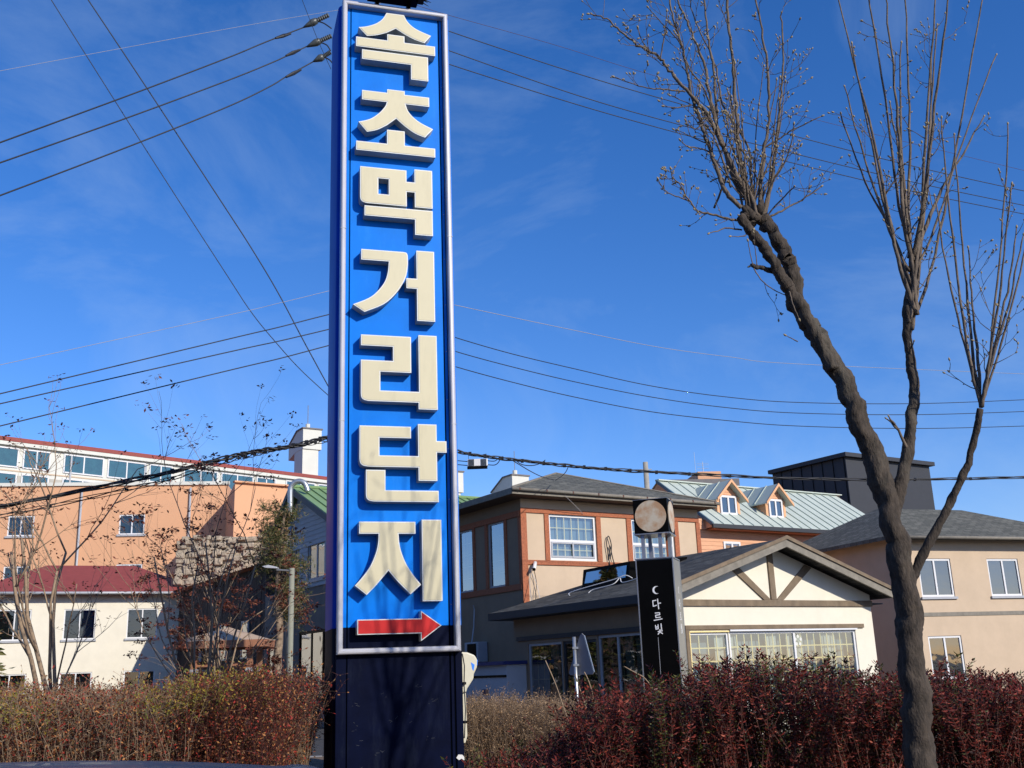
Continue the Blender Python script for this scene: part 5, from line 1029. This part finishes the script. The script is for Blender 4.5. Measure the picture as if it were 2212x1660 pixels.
# ------------------------------------------------------------------ right-hand fill: plain house beyond the cafe
h5 = thing('beige_house', 'plain beige house with a grey hipped roof at the far right', 'house', px(1960, 1440, 36).xy.to_3d(), R(20))
w5 = (1.0, 2.4, 3.6, 4.9); w6 = (4.0, 5.4, 3.6, 4.9); w7 = (1.0, 2.4, .9, 2.3)
wall(MB(fr_), 0, 9, 0, 5.6, [w5, w6, w7]).build('front_wall', M['stucco'], h5); MB().box(.02, 9, .2, 7, 0, 5.55).build('inner_walls', M['stucco'], h5); MB().poly([(0, 0, 0), (0, 7, 0), (0, 7, 5.6), (0, 0, 5.6)]).build('side_wall', M['stucco'], h5)
for q in (w5, w6, w7): window(h5, fr_, *q, fw=.07, mull=((q[0] + q[1]) / 2,), glass='glassd', back='room', depth=.18)
roofslab(h5, [[(-.5, -.5, 5.6), (9.5, -.5, 5.6), (6.5, 3.5, 7.2), (2.5, 3.5, 7.2)], [(-.5, -.5, 5.6), (2.5, 3.5, 7.2), (-.5, 7.5, 5.6)], [(9.5, -.5, 5.6), (9.5, 7.5, 5.6), (6.5, 3.5, 7.2)], [(-.5, 7.5, 5.6), (2.5, 3.5, 7.2), (6.5, 3.5, 7.2), (9.5, 7.5, 5.6)]], .12, 'shin')

# ------------------------------------------------------------------ parked car, roof just in view
car = thing('parked_car', 'dark blue parked car whose curved roof just shows at the lower left', 'car', (-1.80, 3.75, .022))
prof_b = [(-2.15, .35), (-2.2, .62), (-2.1, .88), (-1.5, .95), (-1.42, .97), (1.0, .93), (1.75, .84), (2.1, .68), (2.15, .35)]
body = MB()
secs = [(-.80, .95), (-.84, .6), (-.80, .3), (.80, .3), (.84, .6), (.80, .95)]
pb = [(-2.15, .30), (-2.22, .55), (-2.12, .86), (-1.4, .95), (.9, .93), (1.7, .84), (2.1, .66), (2.18, .30)]
n = len(pb)
for j, yy in enumerate((-.86, -.84, .84, .86)):
    sc_ = .96 if j in (0, 3) else 1
    for (a, z) in pb: body.v.append((a * (sc_ if abs(yy) > .85 else 1), yy if abs(yy) < .85 else yy * 1.0, .3 + (z - .3) * (.80 if j in (0, 3) else 1)))
for j in range(3):
    for i in range(n - 1): body.f.append((j * n + i, j * n + i + 1, (j + 1) * n + i + 1, (j + 1) * n + i)); body.mi.append(0)
body.f += [tuple(range(n)), tuple(reversed(range(3 * n, 4 * n)))]; body.mi += [0, 0]
body.build('body', M['carp'], car, bevel=.03)
rf = MB(); ct = [(-1.95, .93), (-1.55, 1.18), (-1.05, 1.285), (-.4, 1.33), (.3, 1.325), (.85, 1.285), (1.05, 1.25), (1.75, .88)]
K = 12; nn_ = len(ct)
CP = catmull([(a, 0, z) for a, z in ct], 4)
for p in CP:
    for j in range(K + 1):
        t_ = j / K * 2 - 1; hw_ = lerp(.80, .60, max(0, (p.z - .93) / .40)); crown = (p.z - .9) * .10 * (1 - abs(t_) ** 2.4); rf.v.append((p.x, t_ * hw_, p.z - (p.z - .93) * .10 + crown * 1.0))
for i in range(len(CP) - 1):
    for j in range(K):
        a = i * (K + 1) + j; xm = (CP[i].x + CP[i + 1].x) / 2; rf.f.append((a, a + 1, a + K + 2, a + K + 1)); rf.mi.append(1 if (xm < -1.35 or xm > 1.02) and 0 < j < K - 1 else 0)
rf.build('roof', [M['carp'], M['black']], car, smooth=True)
for s in (-1, 1): MB().poly([(-1.8, s * .80, .95), (1.6, s * .80, .93), (.95, s * .615, 1.25), (-.3, s * .605, 1.29), (-1.4, s * .64, 1.20)]).build('side_window', M['glassd'], car)
for xx in (-1.35, 1.3):
    for s in (-1, 1):
        w_ = MB().tube([(xx, s * .70, .32), (xx, s * .87, .32)], .32, 20).build('wheel', M['tyre'], car); MB().tube([(xx, s * .865, .32), (xx, s * .885, .32)], .20, 16).build('rim', M['galv'], w_)
for s in (-1, 1): MB().box(2.09, 2.16, s * .65 - .16, s * .65 + .16, .58, .68).build('headlight', M['glass'], car); MB().box(-2.2, -2.14, s * .68 - .12, s * .68 + .12, .62, .78).build('tail_light', M['ared'], car)

# ------------------------------------------------------------------ the other side of the street, mirrored in the windows and blocking sky fill
def opposite(label, x, y, rz, W, D, H, m, rm, nf):
    b = thing('offscreen_building', label, 'building', (x, y, 0), rz)
    hs_ = []; fl_h = H / nf
    for f_ in range(nf):
        q = 1.0
        while q < W - 2.2: hs_.append((q, q + 1.5, f_ * fl_h + .95, f_ * fl_h + fl_h * .8)); q += 2.7
    wall(MB(fr_), 0, W, 0, H, hs_).build('front_wall', M[m], b); MB().poly([(0, 0, 0), (0, D, 0), (0, D, H), (0, 0, H)]).poly([(W, 0, 0), (W, D, 0), (W, D, H), (W, 0, H)]).poly([(0, D, 0), (W, D, 0), (W, D, H), (0, D, H)]).build('side_walls', M[m], b)
    for q in hs_: window(b, fr_, *q, fm='white', mull=((q[0] + q[1]) / 2,), glass='glassd', back='room', depth=.12)
    MB().box(-.3, W + .3, -.3, D + .3, H, H + .3).build('roof', M[rm], b); return b
opposite('salmon house down the street to the right of the viewer', 30, 14, R(270), 16, 9, 6.4, 'pink', 'shin', 2)
opposite('unseen beige house added across the street behind the viewer', 10, -20, R(180), 14, 9, 7.0, 'stucco', 'shin', 2)  # this and the blocks below are unseen, added to cut sky fill and reflections
opposite('unseen tall grey block added behind the viewer to cut sky fill', -6, -22, R(180), 18, 9, 13.0, 'lstucco', 'greyb', 4)
opposite('unseen dark brown block added left of the viewer to cut sky fill', -26, -12, R(98), 22, 9, 9.0, 'brownw', 'greyb', 3)
opposite('unseen dark brown block added far left for window reflections', -34, 22, R(84), 26, 9, 6.4, 'brownw', 'greyb', 2)
opposite('unseen low grey block added far left for window reflections', -38, 51, R(84), 16, 9, 6.8, 'lstucco', 'greyb', 2)
def conifer(label, x, y, h, r_, seed):
    random.seed(seed); o = thing('evergreen_tree', label, 'tree', (x, y, 0)); MB().tube([(0, 0, 0), (0, 0, h)], [.16, .03], 8).build('trunk', M['barkd'], o); n_ = MB()
    for k in range(6500):
        t_ = random.random() ** .8; zz = .8 + (h - .8) * t_; rr_ = r_ * (1 - t_) ** .8 * (.55 + .45 * random.random()) * (1 + .25 * math.sin(zz * 5 + seed)); a = random.uniform(0, 6.283)
        p = Vector((rr_ * math.cos(a), rr_ * math.sin(a), zz)); d = Vector((math.cos(a), math.sin(a), random.uniform(-.5, .4))).normalized(); n_.leaf(p, d, d.cross(Vector((random.gauss(0, 1), random.gauss(0, 1), 1))).normalized(), .30, .12, .2)
    n_.build('needles', M['needle'], o, kind='stuff')
for i, (x_, y_, h_, r_) in enumerate(((-16.5, 29, 9.5, 2.2), (-22, 39.5, 13, 2.6), (-18.5, 33, 8.5, 2.2), (-20.5, 36.5, 11, 2.4), (-15, 25, 7, 2.0))): conifer(('second nearest', 'tallest', 'middle', 'second tallest', 'nearest and shortest')[i] + ' evergreen across the street left of the viewer', x_, y_, h_, r_, 70 + i)

for q in (w5, w6, w7): MB(fr_).box(q[0] - .06, q[1] + .06, -.07, .0, q[2] - .08, q[2]).build('window_sill', M['greyp'], h5)
MB().tube([(-.55, -.58, 5.56), (9.55, -.58, 5.54)], .06, 8).build('gutter', M['fascia'], h5, smooth=True)
MB().tube([(.35, -.5, 5.5), (.35, -.1, 5.3), (.35, -.08, .1)], .04, 8).build('downpipe', M['greyp'], h5, smooth=True)
MB(fr_).box(0, 9, -.02, .0, 2.95, 3.08).build('string_course', M['fascia'], h5)
for fl in range(9): MB(fr_).box(0, Ln, -.06, 0, H - 3.95 - fl * 3, H - 3.8 - fl * 3).build('floor_band', M['stucco'], fb)
for i in range(9): MB(fr_).box(6 + i * 9.6, 6.2 + i * 9.6, -.2, -.05, 0, H - 1.3).build('downpipe', M['greyp'], fb)

# beige house at the far left, before the flats
q0 = px(-60, 1400, 52)
h6 = thing('beige_house', 'beige two-storey house with a red hipped roof at the far left before the white flats', 'house', q0.xy.to_3d(), R(24))
hs6 = [(a, a + 1.5, z, z + 1.5) for z in (.9, 4.0) for a in (1.0, 4.0, 7.0)]
wall(MB(fr_), 0, 10.5, 0, 6.3, hs6).build('front_wall', M['stuccoy'], h6); MB().box(.02, 10.48, .3, 8, 0, 6.3).build('inner_walls', M['stucco'], h6); MB().poly([(10.5, 0, 0), (10.5, 8, 0), (10.5, 8, 6.3), (10.5, 0, 6.3)]).poly([(0, 0, 0), (0, 8, 0), (0, 8, 6.3), (0, 0, 6.3)]).build('side_walls', M['stucco'], h6)
for q in hs6:
    window(h6, fr_, *q, fm='white', mull=((q[0] + q[1]) / 2,), glass='glassd', back='room', depth=.25)
    MB(fr_).box(q[0] - .08, q[1] + .08, -.08, 0, q[2] - .1, q[2]).build('window_sill', M['greyp'], h6)
roofslab(h6, [[(-.6, -.6, 6.3), (11.1, -.6, 6.3), (7.5, 4, 8.1), (3, 4, 8.1)], [(-.6, -.6, 6.3), (3, 4, 8.1), (-.6, 8.6, 6.3)], [(11.1, -.6, 6.3), (11.1, 8.6, 6.3), (7.5, 4, 8.1)], [(-.6, 8.6, 6.3), (3, 4, 8.1), (7.5, 4, 8.1), (11.1, 8.6, 6.3)]], .12, 'redcap')
MB().tube([(-.6, -.68, 6.26), (11.1, -.68, 6.24)], .07, 8).build('gutter', M['greyp'], h6, smooth=True)
MB().tube([(10.2, -.6, 6.2), (10.2, -.12, 5.9), (10.2, -.1, .1)], .05, 8).build('downpipe', M['greyp'], h6, smooth=True)

# wide peach block at the far left
pk = thing('peach_building', 'long plain peach block with a thin pale cap, far left before the white flats', 'building', px(-90, 1400, 66).xy.to_3d(), R(9))
Wk = (px(462, 1400, 66) - px(-90, 1400, 66)).x; Hk = px(460, 1046, 68).z
hk = [(a, a + 1.6, z, z + 1.3) for z in (Hk - 3.2, Hk - 6.4) for a in (2.2, 9.0)]
wall(MB(fr_), 0, Wk, 0, Hk, hk, .2).build('front_wall', M['peach'], pk); MB().poly([(Wk, 0, 0), (Wk, 9, 0), (Wk, 9, Hk), (Wk, 0, Hk)]).poly([(0, 9, 0), (Wk, 9, 0), (Wk, 9, Hk), (0, 9, Hk)]).poly([(0, 0, Hk), (Wk, 0, Hk), (Wk, 9, Hk), (0, 9, Hk)]).build('other_walls', M['peach'], pk)
for q in hk: window(pk, fr_, *q, fm='white', fw=.08, mull=((q[0] + q[1]) / 2,), glass='glassd', back='roomb', depth=.3); MB(fr_).box(q[0] - .1, q[1] + .1, -.1, 0, q[2] - .12, q[2]).build('window_sill', M['greyp'], pk)
MB().box(-.1, Wk + .1, -.12, .2, Hk, Hk + .22).build('parapet_cap', M['towerw'], pk)
for a in (6.6, 13.4): MB().tube([(a, -.12, Hk - .2), (a, -.12, .2)], .07, 8).build('downpipe', M['greyp'], pk, smooth=True)
